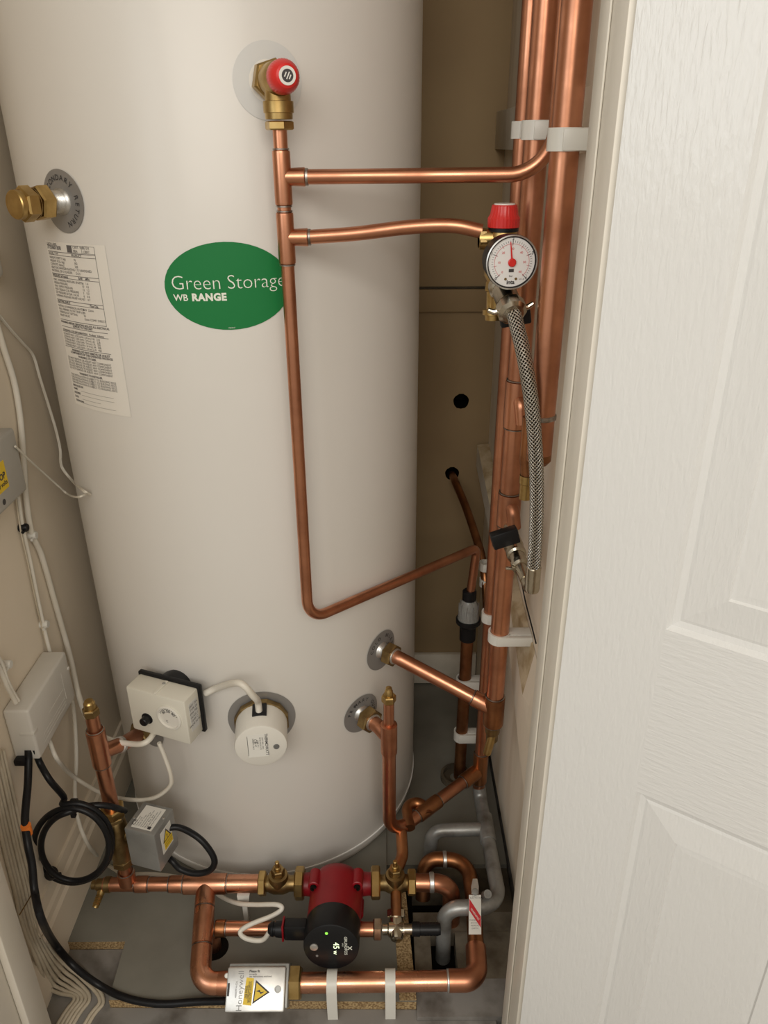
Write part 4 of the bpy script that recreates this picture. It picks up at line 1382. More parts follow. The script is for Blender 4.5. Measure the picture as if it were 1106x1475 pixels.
# link pipe up from the valve to the primary bend, and down to the bypass valve
YBY, ZBY = .800, .046
bx = P(571, 1352, Y=YBY).x
t = tag(tube(MB(), fillet([(mx(569), MY + .012, MZ + .002), P(580, 1232, Y=.905), V((pv.x + .020, pv.y + .010, zl + .004))], .03, 8), r22 * .88, 20).build('link_pipe', M['copper_dull']),
        'short copper link from the primary bend down to the right pump valve', 'pipe')
t = tag(tube(MB(), [(mx(570), MY - .008, MZ - .004), (bx, YBY + .012, ZBY + .012)], r15 * 1.15, 20).build('link_pipe', M['copper_dull']),
        'short copper link from the right pump valve down to the nickel bypass valve', 'pipe')

# bypass valve
t = thing('bypass_valve', 'nickel automatic bypass valve with ribbed black cap on the floor', 'valve', (bx, YBY, .02))
m = MB()
lathe(m, (bx, YBY, ZBY), (-1, 0, 0), [(-.012, .0115), (0, .0115), (.012, .0115), (.014, .0085), (.022, .0085)], seg=20)
lathe(m, (bx, YBY, ZBY), (1, 0, 0), [(0, .0115), (.010, .0115), (.012, .0080), (.026, .0080)], seg=20)
lathe(m, (bx, YBY, ZBY), (0, -1, -.15), [(0, .0118), (.012, .0105), (.016, .0088), (.018, .005)], seg=20)
upd = (V((mx(570), MY - .008, MZ - .004)) - V((bx, YBY + .012, ZBY + .012))).normalized()
lathe(m, (bx, YBY, ZBY), upd, [(0, .011), (.016, .011)], seg=20)
m.build('body', M['nickel'], t)
hexnut(MB(), (bx - .036, YBY, ZBY), (1, 0, 0), .013, .030, .1).build('nut', M['nickel'], t, smooth=False)
hexnut(MB(), V((bx, YBY, ZBY)) + upd * .015, upd, .013, .027, .4).build('nut', M['nickel'], t, smooth=False)
m = MB()
pf = [(0, .0105), (.012, .0108), (.0125, .0092)]
for k in range(6):
    pf += [(.014 + k * .0045, .0092), (.0165 + k * .0045, .0098)]
pf += [(.0445, .0085)]
lathe(m, (bx + .024, YBY, ZBY), (1, 0, 0), pf, seg=24)
m.build('ribbed_cap', M['blackp'], t, ang=60)
# bypass pipe
t = thing('bypass_pipe', 'copper pipe behind the pump plug running level to the bypass valve', 'pipe', (-.13, YBY, .03))
x7 = P(306, 1352, Y=YBY).x
tube(MB(), fillet([(x7, YBY + .004, -.03), (x7, YBY + .004, ZBY), (bx - .028, YBY, ZBY)], .016, 10), r22, 22).build('pipe', M['copper'], t)
sleeve(t, (P(312, 1352, Y=YBY).x, YBY + .0037, ZBY), (P(326, 1352, Y=YBY).x, YBY + .0035, ZBY), r22 + .0002, M['copper_dull'], 'coupling')
lathe(MB(), (x7, YBY + .004, .0), (0, 0, 1), [(0, .022), (.0015, .021)], seg=24).build('black_floor_disc', M['flat_black'], t)  # black disc on the board, painting the dark of the pipe hole

# ------------------------------------------------------------------ metal valve box lying on the lower pipe
v2 = thing('motorised_valve', 'silver metal motorised valve box with yellow warning triangle lying on the lower pipe', 'motorised valve', (P(368, 1425, Y=Y6).x, Y6, 0))
vx, vy_, vn = V((1, 0, 0)), V((0, .82, .57)), V((0, -.57, .82))
vfc = P(368, 1425, Z=.064)                                  # middle of the cover face
W2 = (P(411, 1425, Z=.064) - P(326, 1425, Z=.064)).length
H2 = .056
xb0, xb1 = vfc.x - W2 / 2, vfc.x + W2 / 2
vb = box(MB(), vfc - vn * .016, (vx, vy_, vn), (W2, H2, .032), .0028).build('actuator_box', M['alu'], v2)
box(MB(), vfc - vn * .024 + vx * .002 + vy_ * .004, (vx, vy_, vn), (W2 + .003, H2, .030), .002).build('back_box', M['zinc'], v2)
Q = lambda u, v, dz=0: vfc + vx * (((u - 190) / (815 - 190) - .5) * W2) + vy_ * ((.5 - (v - 180) / (620 - 180)) * H2) + vn * (.0002 + dz)
yp = MB(); prism(yp, [Q(400, 285), Q(480, 295), Q(468, 555), Q(378, 545)], vn * .0003); yp = yp.build('yellow_label', M['yellow'], vb, smooth=False)
tri = [Q(500, 310), Q(655, 430), Q(478, 540)]
m = MB(); prism(m, tri, vn * .0003); m.build('warning_triangle', M['ink'], vb, smooth=False)
cen = (tri[0] + tri[1] + tri[2]) / 3
m = MB(); prism(m, [cen + (q - cen) * .76 + V(vn * .0003) for q in tri], vn * .0003); m.build('triangle_fill', M['yellow'], vb, smooth=False)
m = MB()
zz = vn * .0007
prism(m, [Q(508, 418) + zz, Q(548, 405) + zz, Q(560, 428) + zz, Q(600, 422) + zz, Q(560, 446) + zz, Q(548, 428) + zz], vn * .0002)
for k in range(6):
    flat_text(m, ('DANGER - ISOLATE', 'ELECTRIC SUPPLY', 'BEFORE REMOVING', 'THIS COVER', 'LIVE PARTS', 'ARE INSIDE')[k], .0030, Q(462 - k * 11, 425, .0005), vy_, -vx)
flat_text(m, 'Please fit', .0042, Q(425, 236, .0003), vx, vy_, align='LEFT', offset=.02)
flat_text(m, 'correctly', .0030, Q(425, 262, .0003), vx, vy_, align='LEFT')
flat_text(m, 'see instructions enclosed', .0032, Q(425, 284, .0003), vx, vy_, align='LEFT')
m.build('print', M['ink'], vb, smooth=False)
m = MB()
flat_text(m, 'Honeywell', .0115, Q(368, 415, .0003), vy_, -vx, offset=-.01)
flat_text(m, '40003916-026', .0035, Q(305, 400, .0003), vy_, -vx)
m.build('brand_print', M['steel'], vb, smooth=False)
lathe(MB(), Q(738, 402), vn, [(0, .0048), (.001, .0046), (.001, .0036), (.0003, .0034)], seg=24).build('screw_hole', M['zinc'], vb)
box(MB(), Q(215, 402, .0001), (vx, vy_, vn), (.0028, .016, .0006)).build('slot', M['ink'], vb, smooth=False)
lathe(MB(), vfc - vx * (W2 / 2 + .001) + vy_ * H2 * .3 - vn * .008, vn, [(0, .0035), (.004, .0035), (.005, .0025)], seg=14).build('lever_pin', M['paperw'], v2)
hexnut(MB(), (xb1 - .004, Y6, Z6), (1, 0, 0), .024, .042, .0).build('hex_nut', M['brass'], v2, smooth=False)
lathe(MB(), (xb0 - .02, Y6, Z6), (1, 0, 0), [(0, .0155), (.010, .0165), (.02, .0165)], seg=24).build('inlet_collar', M['copper'], v2)

# ------------------------------------------------------------------ grey painted pipes
g0 = on(A_top, A_bot, .076)
gz = .055
t = thing('grey_pipe', 'grey painted pipe below the risers with a tee and bends down into the floor hole', 'pipe', (.176, .95, 0))
gA, gB, gC = V((.1745, 1.058, .056)), V((.1765, .985, gz)), P(717, 1303, Z=gz)
gD, gE = P(640, 1308, Z=gz), P(642, 1400, Z=-.04)
gC = V((.181, gD.y + .002, gz))
gE = V((gD.x - .001, gD.y - .018, -.06))
tube(MB(), fillet([g0, gA, gB, gC, gD, gE], [.02, .01, .034, .026], 12), .0122, 24).build('pipe', M['greyp'], t)
tE = V((P(622, 1196, Z=gz).x, P(622, 1196, Z=gz).y, gz))
te = sleeve(t, V((gB.x, gB.y + .026, gz + .003)), V((gB.x + .0008, gB.y - .028, gz)), .0126, M['greyp'], 'tee', ring=False)
tube(MB(), fillet([gB, V((tE.x, tE.y, gz)), V((tE.x - .004, tE.y - .012, -.03))], .022, 10), .0120, 22).build('branch', M['greyp'], te)
lathe(MB(), on(gA, gB, .062), (gA - gB), [(-.004, .0122), (-.003, .0146), (.018, .0146), (.019, .0122)], seg=24, close=False).build('coupling', M['greyp'], t)

# earth clamp tag
t = thing('earth_clamp', 'metal earth clamp with a white and red safety tag on the grey pipe', 'pipe clamp', P(684, 1310, Z=.07))
zp = gD.y
m = MB()
xc = P(686, 1308, Y=zp).x
pts = [(zp + .0138 * math.cos(math.radians(a_)), gz + .0138 * math.sin(math.radians(a_))) for a_ in range(0, 361, 24)]
vs_, fs = [], []
for (y, z) in pts:
    vs_ += [(xc - .004, y, z), (xc + .006, y, z)]
for k in range(len(pts) - 1):
    fs.append((2 * k, 2 * k + 1, 2 * k + 3, 2 * k + 2))
m.add(vs_, fs).build('strap', M['alu'], t)
tg0, tg1 = P(684, 1270, Z=.088), P(684, 1346, Z=.068)
upv = (tg0 - tg1).normalized()
sx_ = V((1, 0, 0))
nv = sx_.cross(upv).normalized()
nv = nv if nv.z > 0 else -nv
LT = (P(684, 1289, Z=.083) - tg1).length
W_ = .0190
bc = tg1 + upv * LT / 2
tg = box(MB(), bc, (sx_, upv, nv), (W_, LT, .0006)).build('safety_tag', M['paperw'], t, smooth=False)
m = MB()
pa_, pb_ = .34, .62
prism(m, [bc + nv * .0005 + sx_ * (W_ / 2 * a0) + upv * (LT * (b0 - .5)) for a0, b0 in ((-.94, .90), (-.94, .60), (.94, .16), (.94, .44))], nv * .0002)
m.build('red_band', M['redl'], tg, smooth=False)
m = MB()
bd = (sx_ * W_ - upv * LT * .45).normalized()
bu = nv.cross(bd)
flat_text(m, 'WARNING', .0042, bc + nv * .0009 - bu * .0015, bd, bu, offset=.01)
m.build('tag_heading', M['paperw'], tg, smooth=False)
m = MB()
for k in range(6):
    flat_text(m, ('SAFETY', 'ELECTRICAL', 'CONNECTION', 'DO NOT', 'REMOVE', 'EARTH')[k], .0032, bc + nv * .0005 + upv * (LT * (.45 - .05 * k if k < 2 else -.10 - .068 * (k - 1))) + sx_ * (0 if k > 1 else .001), sx_, upv)
m.build('print', M['inkg'], tg, smooth=False)
m = MB()
tip = tg1 + upv * (LT + .001)
prism(m, [tip - sx_ * .0055, tip + sx_ * .0055, tip + sx_ * .0060 + upv * .012, tip + sx_ * .0035 + upv * .024, tip - sx_ * .0035 + upv * .024, tip - sx_ * .0060 + upv * .012], nv * .001)
m.build('tongue', M['alu'], t)
lathe(MB(), tip + upv * .003, nv, [(0, .005), (.004, .005), (.0045, .003)], seg=14).build('screw', M['zinc'], t)
lathe(MB(), P(702, 1288, Z=.076), (.2, -.5, .8), [(-.012, .0065), (.002, .0065), (.002, .004), (0, .004)], seg=16).build('bolt', M['zinc'], t)


# ------------------------------------------------------------------ white pipe clips on the right wall
def clip(pipe_c, r, zc, hgt, wall_x, label, toward=1):
    """open ring round an upright pipe with an arm back to the wall"""
    m = MB()
    seg = 28
    o_, i_ = r + .0034, r + .0004
    ang = [math.radians(-150 + 300 * k / seg + 180) for k in range(seg + 1)]
    vs_, fs = [], []
    for a_ in ang:
        c, s = math.cos(a_), math.sin(a_)
        for z in (zc - hgt / 2, zc + hgt / 2):
            vs_ += [(pipe_c.x + i_ * c, pipe_c.y + i_ * s, z), (pipe_c.x + o_ * c, pipe_c.y + o_ * s, z)]
    for k in range(seg):
        a0, b0 = 4 * k, 4 * k + 4
        fs += [(a0, b0, b0 + 2, a0 + 2), (a0 + 1, a0 + 3, b0 + 3, b0 + 1), (a0, a0 + 1, b0 + 1, b0), (a0 + 2, b0 + 2, b0 + 3, a0 + 3)]
    fs += [(0, 2, 3, 1), (4 * seg, 4 * seg + 1, 4 * seg + 3, 4 * seg + 2)]
    m.add(vs_, fs)
    abox(m, pipe_c.x + r * .86, wall_x - .0006, pipe_c.y - r * .75, pipe_c.y + r * .75, zc - hgt / 2, zc + hgt / 2, .001)
    abox(m, pipe_c.x - .006, wall_x - .0006, pipe_c.y - o_ - .001, pipe_c.y - r * .8, zc - hgt / 2 + .0006, zc + hgt / 2 - .0006, .0008)
    return tag(m.build('pipe_clip', M['clip']), label, 'pipe clip', 'white pipe clips')


zA = P(756, 187, X=.172).z
clip(on(A_top, A_bot, zA), r22, zA, .019, XR - .018, 'upper white plastic clip on the rearmost riser')
zB = P(779, 187, X=RX).z
clip(on(B_top, B_bot, zB), r28 * .95, zB, .019, XR - .018, 'upper white plastic clip on the middle riser')
zC = P(811, 201, X=.173).z
clip(on(C_top, C_bot, zC), r28 * .98, zC, .020, XR - .018, 'wide white plastic clip on the nearest riser')
zB2 = P(722, 927, X=RX).z
clip(on(B_top, B_bot, zB2), r28 * .95, zB2, .016, XR, 'lower white plastic clip on the middle riser below the sloping batten')
zA2 = P(703, 873, X=.172).z
clip(on(A_top, A_bot, zA2), r22, zA2, .017, XR, 'lower white plastic clip on the rearmost riser behind the middle one')
for v, lab in ((815, 'small white clip on the wall pipe, upper of two'), (838, 'small white clip on the wall pipe, lower of two')):
    zz = P(696, v, Y=1.19).z
    clip(V((P(699, v, Y=1.19).x, 1.19, 0)), r15, zz, .015, XR, lab)
for v, lab in ((982, 'white clip on the tundish pipe behind the cold inlet pipe'), (1058, 'white clip on the tundish pipe just above the floor collar')):
    zz = P(668, v, Y=TUN.y).z
    clip(V((TUN.x, TUN.y, 0)), r22, zz, .020, XR, lab)
# small floor clip under the return main
cxx = P(350, 1294, Y=.845).x
m = MB()
prism(m, [(cxx - .010, MY, MZ - .012), (cxx + .010, MY, MZ - .012), (cxx + .008, MY - .002, MZ - .026), (cxx - .003, MY - .002, MZ - .034), (cxx - .009, MY - .002, MZ - .024)], (0, -.013, 0))
abox(m, cxx - .004, cxx + .004, MY - .012, MY - .004, 0.0005, MZ - .028, .001)
tag(m.build('pipe_clip', M['clip']), 'small white clip under the copper main left of the pump', 'pipe clip', 'white pipe clips')

# ------------------------------------------------------------------ cylinder thermostat
t = thing('thermostat_box', 'cream thermostat box with a black knob and dial on the cylinder', 'thermostat', CYL(245, 1050))
# front face corners in the photo fix the turn of the box; it faces the camera and is tipped upwards
YT = .893
f00 = P(191.8, 1050, Y=YT)
f10 = P(274.6, 1073.7, Z=f00.z)
ex = (f10 - f00).normalized()
ey = V((0, 0, 1))
en = V((ex.y, -ex.x, 0))
wT = (f10 - f00).length
hT = P(185.5, 989, Y=YT).z - f00.z
zT = f00.z + hT
dT = (P(291.5, 988, Z=zT) - f10).dot(-en) - .006
fc_ = f00 + ex * wT / 2 + ey * hT / 2
box(MB(), fc_ - en * dT / 2, (ex, ey, en), (wT, hT, dT), .003).build('cover', M['cream'], t)
box(MB(), fc_ - en * (dT + .003), (ex, ey, en), (wT + .006, hT + .006, .008), .002).build('back_plate', M['blackp'], t)
sp = fc_ - en * (dT + .004)
sn = cnormal(sp)
b0 = sp + ey * hT * .22 - ex * .002
bl_ = 0.0
while math.hypot((b0 - en * bl_).x - AX, (b0 - en * bl_).y - AY) > RC - .002 and bl_ < .05:
    bl_ += .001
lathe(MB(), b0, -en, [(0, .025), (bl_ * .6, .025), (bl_, .022)], seg=24).build('boss', M['blackp'], t)
kb = f00 + ex * wT * .30 + ey * hT * .37
lathe(MB(), kb, en, [(0, .0092), (.001, .0092), (.0015, .0068), (.010, .0064), (.011, .0055)], seg=24).build('reset_knob', M['blackp'], t)
dk = f00 + ex * wT * .70 + ey * hT * .545
dlo = lathe(MB(), dk, en, [(-.0005, .0205), (.0022, .0205), (.0030, .0192), (.0030, .0176), (.0008, .0170), (.0008, .001)], seg=40).build('dial', M['white'], t)
m = MB()
for k in range(13):
    an = math.radians(160 - 140 * k / 12)
    dr = ex * math.cos(an) + ey * math.sin(an)
    box(m, dk + en * .0011 + dr * .0148, (en.cross(dr), dr, en), (.0007, .0026, .0003))
for k, s_ in enumerate(('60', '50', '40')):
    an = math.radians(135 - 45 * k)
    dr = ex * math.cos(an) + ey * math.sin(an)
    flat_text(m, s_, .0068, dk + en * .0012 + dr * .0090, -(en.cross(dr)) if (en.cross(dr)).dot(ex) < 0 else en.cross(dr), dr, offset=.01)
flat_text(m, 'C', .0052, dk + en * .0012 - ey * .009 - ex * .004, ex, ey)
m.build('dial_print', M['ink'], dlo, smooth=False)
rib = fc_ + ey * (hT / 2) - en * dT * .45
box(MB(), rib + ex * .0 + ey * .0008, (ex, ey, en), (.006, .003, dT * .9), .001).build('screw_rib', M['cream'], t)
lathe(MB(), rib - en * .008 + ey * .0018, ey, [(0, .0028), (.001, .0024)], seg=12).build('screw', M['zinc'], t)
sl = fc_ + ex * (wT / 2 + .0003) - en * dT * .5 + ey * hT * .05
slb = box(MB(), sl, (en, ey, ex), (dT * .55, hT * .62, .0005)).build('side_label', M['film'], t, smooth=False)
m = MB()
for k in range(6):
    flat_text(m, ('230V 15A', 'TYPE 2B', 'IP20 T85', 'CLASS 1', '10-85 C', 'MADE IN EU')[k], .0050, sl + ex * .0004 + ey * (hT * .22 - k * .0065), -en * -1 if False else en * -1, ey)
m.build('print', M['ink'], slb, smooth=False)
th_b = f00 + ex * wT * .28 - en * .02

# ------------------------------------------------------------------ immersion heater cap
pi = CYL(377, 1035)
ni = cnormal(pi)
ni = (ni + V((0, 0, -.02))).normalized()
t = thing('immersion_heater', 'white round immersion heater cap with sticker in a brass boss', 'immersion heater', pi)
cyl_disc(MB(), phi_of(pi), pi.z, .0510, .0510, lift=.001, rings=3).build('recess_plate', M['plate'], t)
hexnut(MB(), pi + ni * .002, ni, .011, .080, .26, n=12).build('brass_boss', M['brass_dull'], t, smooth=False)
lathe(MB(), pi + ni * .010, ni, [(0, .0383), (.046, .0383), (.0485, .0373), (.0495, .0350), (.0495, .001)], seg=56).build('cap', M['white'], t)
ctop = pi + ni * .0497
ixr = V((-ni.y, ni.x, 0)).normalized()
iyu = V((0, 0, 1))
st_ = box(MB(), ctop + ni * .0102 - ixr * .004 + iyu * .003, (ixr, iyu, ni), (.030, .042, .0004)).build('sticker', M['paperw'], t, smooth=False)
m = MB()
so = ctop + ni * .0106 - ixr * .004 + iyu * .003
flat_text(m, 'THERMOWATT', .0058, so + ixr * .0105 + iyu * .001, -iyu, ixr, offset=.02)
for k in range(5):
    flat_text(m, ('3kW 230V~ 50Hz', 'BS EN 60335-2-73', '01000 412', 'TYPE IRT', 'MADE IN ITALY')[k], .0030, so + ixr * (.006 - k * .0034) + iyu * .0035, -iyu, ixr)
flat_text(m, 'CE', .007, so - ixr * .0055 + iyu * .008, -iyu, ixr)
for s_ in (-1, 1):
    box(m, so - ixr * .0145 * 1 + iyu * 0, (ixr, iyu, ni), (.0006, .036, .0002))
m.build('print', M['ink'], st_, smooth=False)
lathe(MB(), ctop + ni * .0100 + ixr * .022 - iyu * .002, ni, [(0, .0045), (.0012, .0042), (.0012, .0018), (.0004, .0016)], seg=20).build('screw', M['steel'], t)
en_ = pi + ni * .026 + V((0, 0, .0365))
box(MB(), en_, (ixr, iyu, ni), (.021, .008, .024), .001).build('cable_entry', M['blackp'], t)


# ------------------------------------------------------------------ cables
def cable(name, pts, r, mat, label, seg=12, cat='cable', group=None, n=8):
    return tag(tube(MB(), smooth(pts, n), r, seg).build(name, mat), label, cat, group)


te0 = f10 + ey * hT * .72 - en * .05
cable('immersion_cable', [te0, te0 + V((.022, -.004, .014)), P(345, 984, Y=.862), P(366, 1004, Y=.862), en_ + V((0, -.006, .022)), en_ + V((0, -.004, -.002))], .0050, M['cable'], 'short cream cable from the thermostat to the immersion heater')
XW = XL + .006
cable('thermostat_cable', [P(-12, 440, X=XW), P(5, 500, X=XW), P(20, 548, X=XW), P(29, 600, X=XW), P(34, 660, X=XW), P(37, 710, X=XW), P(45, 765, X=XW), P(60, 800, X=XW), P(80, 870, X=XW), P(101, 945, X=XW + .004), P(113, 1000, X=XW + .03), P(127, 1036, Y=.93), P(148, 1061, Y=.905), P(185, 1071, Y=.885), P(212, 1068, Y=.872), th_b + V((.0, .015, -.006))],
      .0043, M['cable'], 'long cream cable running down the left wall and across to the thermostat')
cable('box_cable', [P(26, 715, X=XW - .001), P(33, 760, X=XW - .001), P(44, 810, X=XW - .001), P(55, 865, X=XW - .001), P(66, 915, X=XW), P(76, 955, X=XW + .004)], .0029, M['cable'], 'thin cream cable from the grey wall box down to the junction box')
cable('box_cable', [P(22, 712, X=XW - .002), P(30, 765, X=XW - .002), P(41, 815, X=XW - .002), P(52, 868, X=XW - .002), P(64, 918, X=XW - .002), P(74, 958, X=XW)], .0013, M['cable_d'], 'very thin wire beside the cable between the two left wall boxes')
wp_ = [P(-4, 452, X=XW), P(14, 474, X=XW), P(32, 494, X=XW), P(47, 512, X=XW), P(57, 545, X=XW), P(68, 580, X=XW), P(80, 620, X=XW + .002), P(86, 648, X=XW + .004), P(88, 672, X=XW + .01), P(103, 692, X=XW + .03), P(118, 706, Y=.985), CYL(129, 713, RC + .003)]
bw = thing('bell_wire', 'thin white twin wire looping from the left wall to a point on the cylinder', 'cable', wp_[-1])
tube(MB(), smooth(wp_, 8), .0014, 8).build('strand', M['cable'], bw)
tube(MB(), smooth([q + V((.0022, -.001, .0008)) for q in wp_], 8), .0014, 8).build('strand', M['cable'], bw)
cable('twist_wire', [CYL(129, 713, RC + .002), CYL(126, 711, RC + .004), P(112, 716, Y=.985), P(98, 712, X=XW + .03), P(84, 700, X=XW + .02), P(64, 682, X=XW + .018), P(44, 664, X=XW + .022), P(22, 643, X=XW + .028)], .0016, M['cable'], 'thin twisted white wire from the cylinder back to the grey wall box', 8)
# clips on the left wall cables
for (u, v, mt, lab) in ((47, 771, 'clip', 'small white cable clip on the long cream cable'), (64, 899, 'clip', 'small white cable clip above the junction box'), (34, 760, 'black', 'small dark grommet clip on the thin cable below the grey box'), (10, 957, 'clip', 'small white cable clip at the far left of the junction box')):
    c_ = P(u, v, X=XW)
    m = MB()
    lathe(m, c_ - V((.006, 0, 0)), (1, 0, 0), [(0, .0062), (.010, .0062), (.012, .0052)], seg=16)
    lathe(m, c_ + V((.003, -.006, -.002)), (0, -1, 0), [(0, .0022), (.006, .0022)], seg=10)
    tag(m.build('cable_clip', M[mt]), lab, 'cable clip', 'small cable clips on the left wall')

# junction box on the left wall
j_a, j_b = P(60.5, 940, X=XL), P(1, 1022, X=XL)
jy0, jy1 = j_b.y, j_a.y
jz1 = (j_a.z + j_b.z) / 2
jz0 = P(17, 1102, X=XL).z
jx = P(40, 1025, Y=jy0).x
t = thing('junction_box', 'off-white plastic junction box on the left wall', 'junction box', (XL, (jy0 + jy1) / 2, jz0))
box(MB(), ((XL + jx) / 2 + .0005, (jy0 + jy1) / 2, (jz0 + jz1) / 2), I3, (jx - XL, jy1 - jy0, jz1 - jz0), .004, 3).build('cover', M['box'], t)
m = MB()
for k in range(3):
    abox(m, jx - .0005, jx + .0008, jy0 + .018 + k * .004, jy1 - .035, jz0 + .012 + k * .006, jz0 + .0135 + k * .006)
abox(m, jx - .0005, jx + .0008, jy1 - .030, jy1 - .028, jz0 + .02, jz1 - .02)
abox(m, jx - .0005, jx + .0008, jy0 + .05, jy1 - .028, jz0 + .04, jz0 + .0415)
m.build('moulded_ridges', M['box'], t, smooth=False)
abox(MB(), jx - .020, jx + .0012, jy0 - .001, jy0 + .012, jz0 + .044, jz0 + .050, .001).build('latch', M['box'], t)
box(MB(), (XL + .012, jy0 - .006, jz0 + .004), I3, (.016, .012, .010), .002).build('cord_lug', M['blackp'], t)
lathe(MB(), (jx - .008, jy1 - .004, jz1 - .030), (1, 0, 0), [(.004, .003), (.0095, .003), (.010, .002)], seg=12).build('screw', M['box'], t)
# two cables entering from the upper left
for k, lab in enumerate(('cream cable entering the junction box from the left, upper one', 'cream cable entering the junction box from the left, lower one')):
    cable('feed_cable', [P(-8, 938 + 12 * k, X=XW + .006), P(3, 958 + 12 * k, X=XW + .006), P(10, 980 + 8 * k, X=XW + .008), P(20 - 2 * k, 1000 + 3 * k, X=XW + .010), P(26 - 3 * k, 1010 + 3 * k, X=XW + .012)], .0032, M['cable'], lab)
lathe(MB(), P(27, 994, X=XW + .012), (1, 0, 0), [(0, .004), (.004, .004)], seg=12)

# grey wall box cut by the left frame edge
gx0 = XL
gy_a, gy_b = .86, 1.005
t = thing('grey_wall_box', 'grey wiring box with a yellow label at the left edge', 'wiring box', (XL, .93, .72))
gxx = XL + .030
pg = P(30, 640, X=gxx)
gtop, gbot = P(0, 630, X=gxx).z, P(33, 712, X=gxx).z
gyr = P(30, 660, X=gxx).y
box(MB(), ((XL + gxx) / 2 + .0005, (gyr + .80) / 2, (gtop + gbot) / 2), I3, (gxx - XL, gyr - .80, gtop - gbot), .005, 3).build('case', M['gbox'], t)
ly0, ly1 = P(0, 690, X=gxx).y, P(10, 690, X=gxx).y
lz0, lz1 = P(4, 708, X=gxx).z, P(4, 662, X=gxx).z
yb = box(MB(), (gxx + .0007, (ly1 + .82) / 2, (lz0 + lz1) / 2), I3, (.0005, ly1 - .82, lz1 - lz0), 0).build('yellow_label', M['yellow'], t, smooth=False)
m = MB()
flat_text(m, 'STOP', .012, (gxx + .0012, ly1 - .004, lz0 + .015), (0, 1, 0), (0, 0, 1), align='RIGHT', offset=.03)
flat_text(m, '230 volts', .009, (gxx + .0012, ly1 - .002, lz0 + .006), (0, 1, 0), (0, 0, 1), align='RIGHT', offset=.02)
m.build('print', M['ink'], yb, smooth=False)
lathe(MB(), P(1, 723, X=gxx - .004), (1, 0, 0), [(0, .004), (.005, .004)], seg=12).build('screw', M['ink'], t)
# white edge of another fitting at the left border
pw = P(0, 372, X=XL + .02)
pw.y += .006
t = thing('socket_plate', 'rounded white fitting just showing at the left border', 'wall fitting', (XL, pw.y - .04, pw.z))
box(MB(), (XL + .0105, pw.y - .044, pw.z), I3, (.02, .086, .05), .008, 3).build('plate', M['white'], t)
box(MB(), (XL + .0215, pw.y - .044, pw.z), I3, (.003, .05, .03), .001).build('rocker', M['white'], t)

# white cables low on the left
cable('loop_cable', [P(66, 1052, X=XL + .028), P(73, 1072, X=XL + .03), P(84, 1096, X=XL + .04), P(108, 1120, Y=.95), P(150, 1144, Y=.93), P(190, 1152, Y=.91), P(222, 1149, Y=.895), P(244, 1133, Y=.885), P(246, 1117, Y=.882), P(238, 1092, Y=.882), P(229, 1070, Y=.882)], .0033, M['cable'], 'white cable looping from the junction box under the thermostat')
cable('floor_cable', [P(100, 985, X=XL + .012), P(107, 1030, X=XL + .01), P(110, 1090, X=XL + .012), P(108, 1140, X=XL + .014), P(112, 1178, X=XL + .02), P(126, 1215, X=XL + .035), P(146, 1239, Y=.99), P(165, 1252, Y=.93), P(180, 1259, Y=.905), P(220, 1259, Y=.902), P(262, 1264, Y=.898)], .0033, M['cable'], 'white cable dropping down the left wall and running behind the copper main')
cable('pump_cable', [pltip + fx * .004, P(378, 1354, Y=.775), P(355, 1352, Y=.775), P(346, 1342, Y=.78), P(362, 1331, Y=.79), P(392, 1319, Y=.80), P(406, 1309, Y=.805), P(398, 1303, Y=.812), P(368, 1303, Y=.825), P(342, 1301, Y=.84), P(318, 1291, Y=.875), P(300, 1276, Y=.893), P(262, 1266, Y=.903)], .0036, M['cable'], 'white cable winding from the pump plug back under the copper main')

# black flex: drop from the junction box to the silver valve, coil, and valve loop
k1 = [P(41, 1080, X=XL + .022), P(41, 1098, X=XL + .022), P(40, 1130, X=XL + .026), P(36, 1180, X=XL + .035), P(40, 1215, X=XL + .045), P(46, 1245, X=XL + .05), P(50, 1285, X=XL + .055), P(60, 1325, X=XL + .075), P(78, 1358, Y=.765), P(105, 1390, Y=.745), P(140, 1417, Z=.008), P(180, 1437, Z=.002), P(230, 1446, Z=.004), P(285, 1443, Z=.012), P(326, 1442, Z=.024)]
cable('black_flex', k1, .0053, M['black'], 'black flex dropping from the junction box and sweeping along the floor to the silver valve')
lathe(MB(), P(326, 1442, Z=.024), (1, 0, 0), [(0, .006), (.006, .006)])
cc_ = (105, 1214)
coil = [P(50, 1078, X=XL + .030), P(57, 1098, X=XL + .032), P(72, 1124, X=XL + .05), P(92, 1148, Y=.84)]
YC = .835
for k in range(31):
    an = math.radians(-105 + 24 * k)
    q_ = k / 30
    second = min(max((k - 12) / 6, 0), 1)
    rr = 55 - 7 * second
    u = cc_[0] + rr * math.cos(an) * 1.02 + 3 * second
    v = cc_[1] + rr * math.sin(an) * 1.04 + 5 * second
    coil.append(P(u, v, Y=YC - .004 - .011 * second + .004 * math.sin(an)))
coil += [P(128, 1161, Y=.832), P(150, 1160, Y=.838), P(168, 1164, Y=.846), P(180, 1168, Y=.865)]
cable('coiled_flex', coil, .0047, M['black'], 'coil of black flex tied in loops left of the upright pipe', n=5)
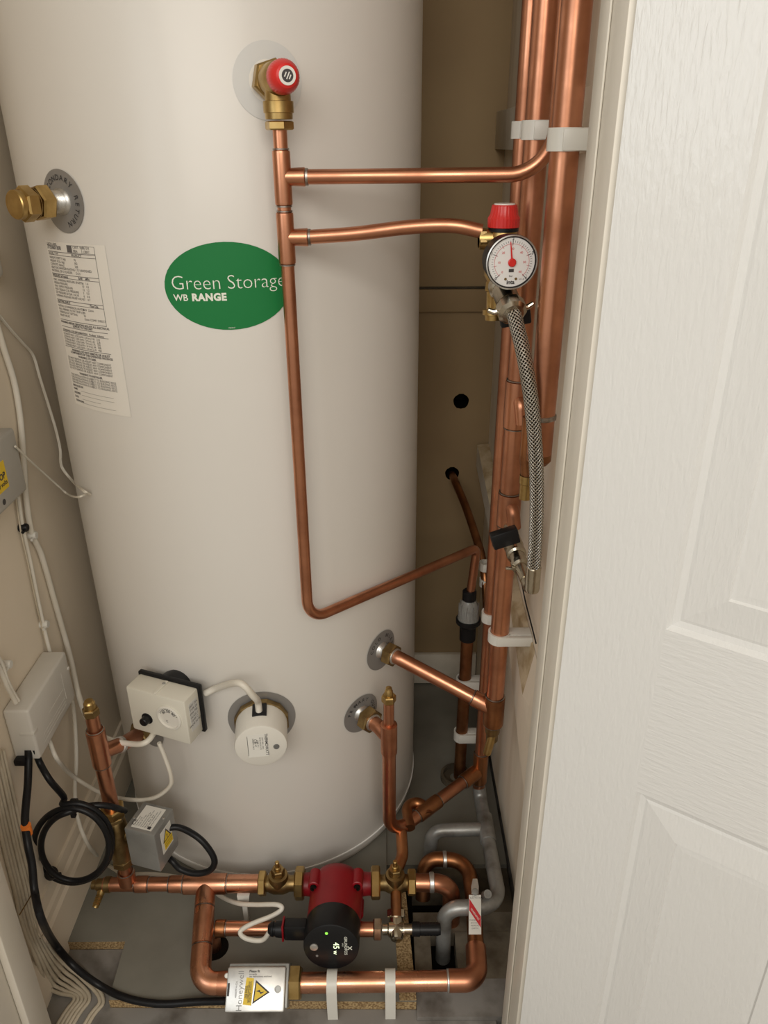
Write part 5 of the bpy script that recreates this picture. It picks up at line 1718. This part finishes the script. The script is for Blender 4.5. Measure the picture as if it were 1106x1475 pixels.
for (u, v, lab) in ((106, 1160, 'black cable tie at the top of the flex coil'), (50, 1232, 'black cable tie at the left of the flex coil'), (74, 1258, 'black cable tie at the lower left of the flex coil')):
    c_ = P(u, v, Y=YC - .002)
    m = MB()
    lathe(m, c_ - V((.004, 0, 0)) if v < 1200 else c_ - V((.003, 0, .003)), (1, 0, 0) if v < 1200 else (.7, 0, .7), [(0, .0098), (.008, .0098)], seg=16)
    box(m, c_ + (V((0, -.006, -.012)) if v < 1200 else V((.013, -.004, .0))), I3, (.007, .007, .008), .001)
    tag(m.build('cable_tie', M['black']), lab, 'cable tie', 'black cable ties on the flex coil')
c_ = P(38, 1195, X=XL + .039)
tag(lathe(MB(), c_ - V((0, 0, .008)), (.04, 0, 1), [(0, .0068), (.016, .0068)], seg=18).build('marker_tape', M['orange']), 'band of orange tape on the black flex', 'tape')
fb = ctr + hxv * (hw / 2) + hyv * hd_ * .2
cable('valve_flex', [fb + V((-.01, .0, .012)), P(258, 1192, Y=.862), P(285, 1206, Y=.85), P(303, 1226, Y=.842), P(309, 1243, Y=.838), P(300, 1255, Y=.838), P(280, 1258, Y=.84), P(260, 1252, Y=.845), P(248, 1240, Y=.85), P(238, 1232, Y=.862)], .0050, M['black'], 'black flex loop on the right of the grey valve head')

# bundle of cream cables in the front left corner
nb = 7
ordn = ('first', 'second', 'third', 'fourth', 'fifth', 'sixth', 'seventh')
for k in range(nb):
    f = k / (nb - 1)
    wob = lambda a: a * (random.random() - .5)
    Xw = XL + .0035
    p = [P(-26 + 30 * f, 1080, X=Xw), P(-10 + 30 * f + wob(2), 1150, X=Xw), P(6 + 30 * f + wob(2), 1220, X=Xw), P(20 + 30 * f + wob(2), 1280, X=Xw), P(34 + 27 * f + wob(2), 1335, X=Xw + .002)]
    p += [P(50 + 30 * f + wob(2), 1376 - 6 * f, X=XL + .020), P(68 + 36 * f, 1420 - 32 * f, Z=.002), P(86 + 38 * f, 1431 - 26 * f, Z=-.0125)]
    e = P(107 + 5.5 * k if k < 5 else 107 + 5.5 * k + 9, 1438 + (0 if k < 5 else 2), Z=-.0153)
    p += [e, e + V((-.010, -.035, 0)), e + V((-.030, -.16, 0))]
    cable('wall_cable', p, .0027, M['cable_d'], 'cream cable in the front left bundle, %s counted from the door frame' % ordn[k], 10, group='cream cables in the front left corner', n=6)
for (u0, v0, u1, v1, lab) in ((28, 1318, 46, 1288, 'dark tie line across the cream cable bundle beside the black flex'), (46, 1372, 66, 1338, 'dark tie line across the cream cable bundle near the skirting')):
    m = MB()
    tube(m, [P(u0, v0, X=XL + .010), P((u0 + u1) / 2, (v0 + v1) / 2, X=XL + .012), P(u1, v1, X=XL + .010)], .0009, 8)
    tag(m.build('cable_tie', M['brass_dull']), lab, 'cable tie')

# thin black tube painting the dark gap between sloping batten and wall
cable('gap_line', [P(751, 838, X=XR - .012), P(757, 868, X=XR - .008), P(764, 895, X=XR - .006), P(772, 927, X=XR - .004)], .0011, M['black'], 'thin black tube standing in for the dark gap between the sloping batten and the wall', 8, cat='dark gap')
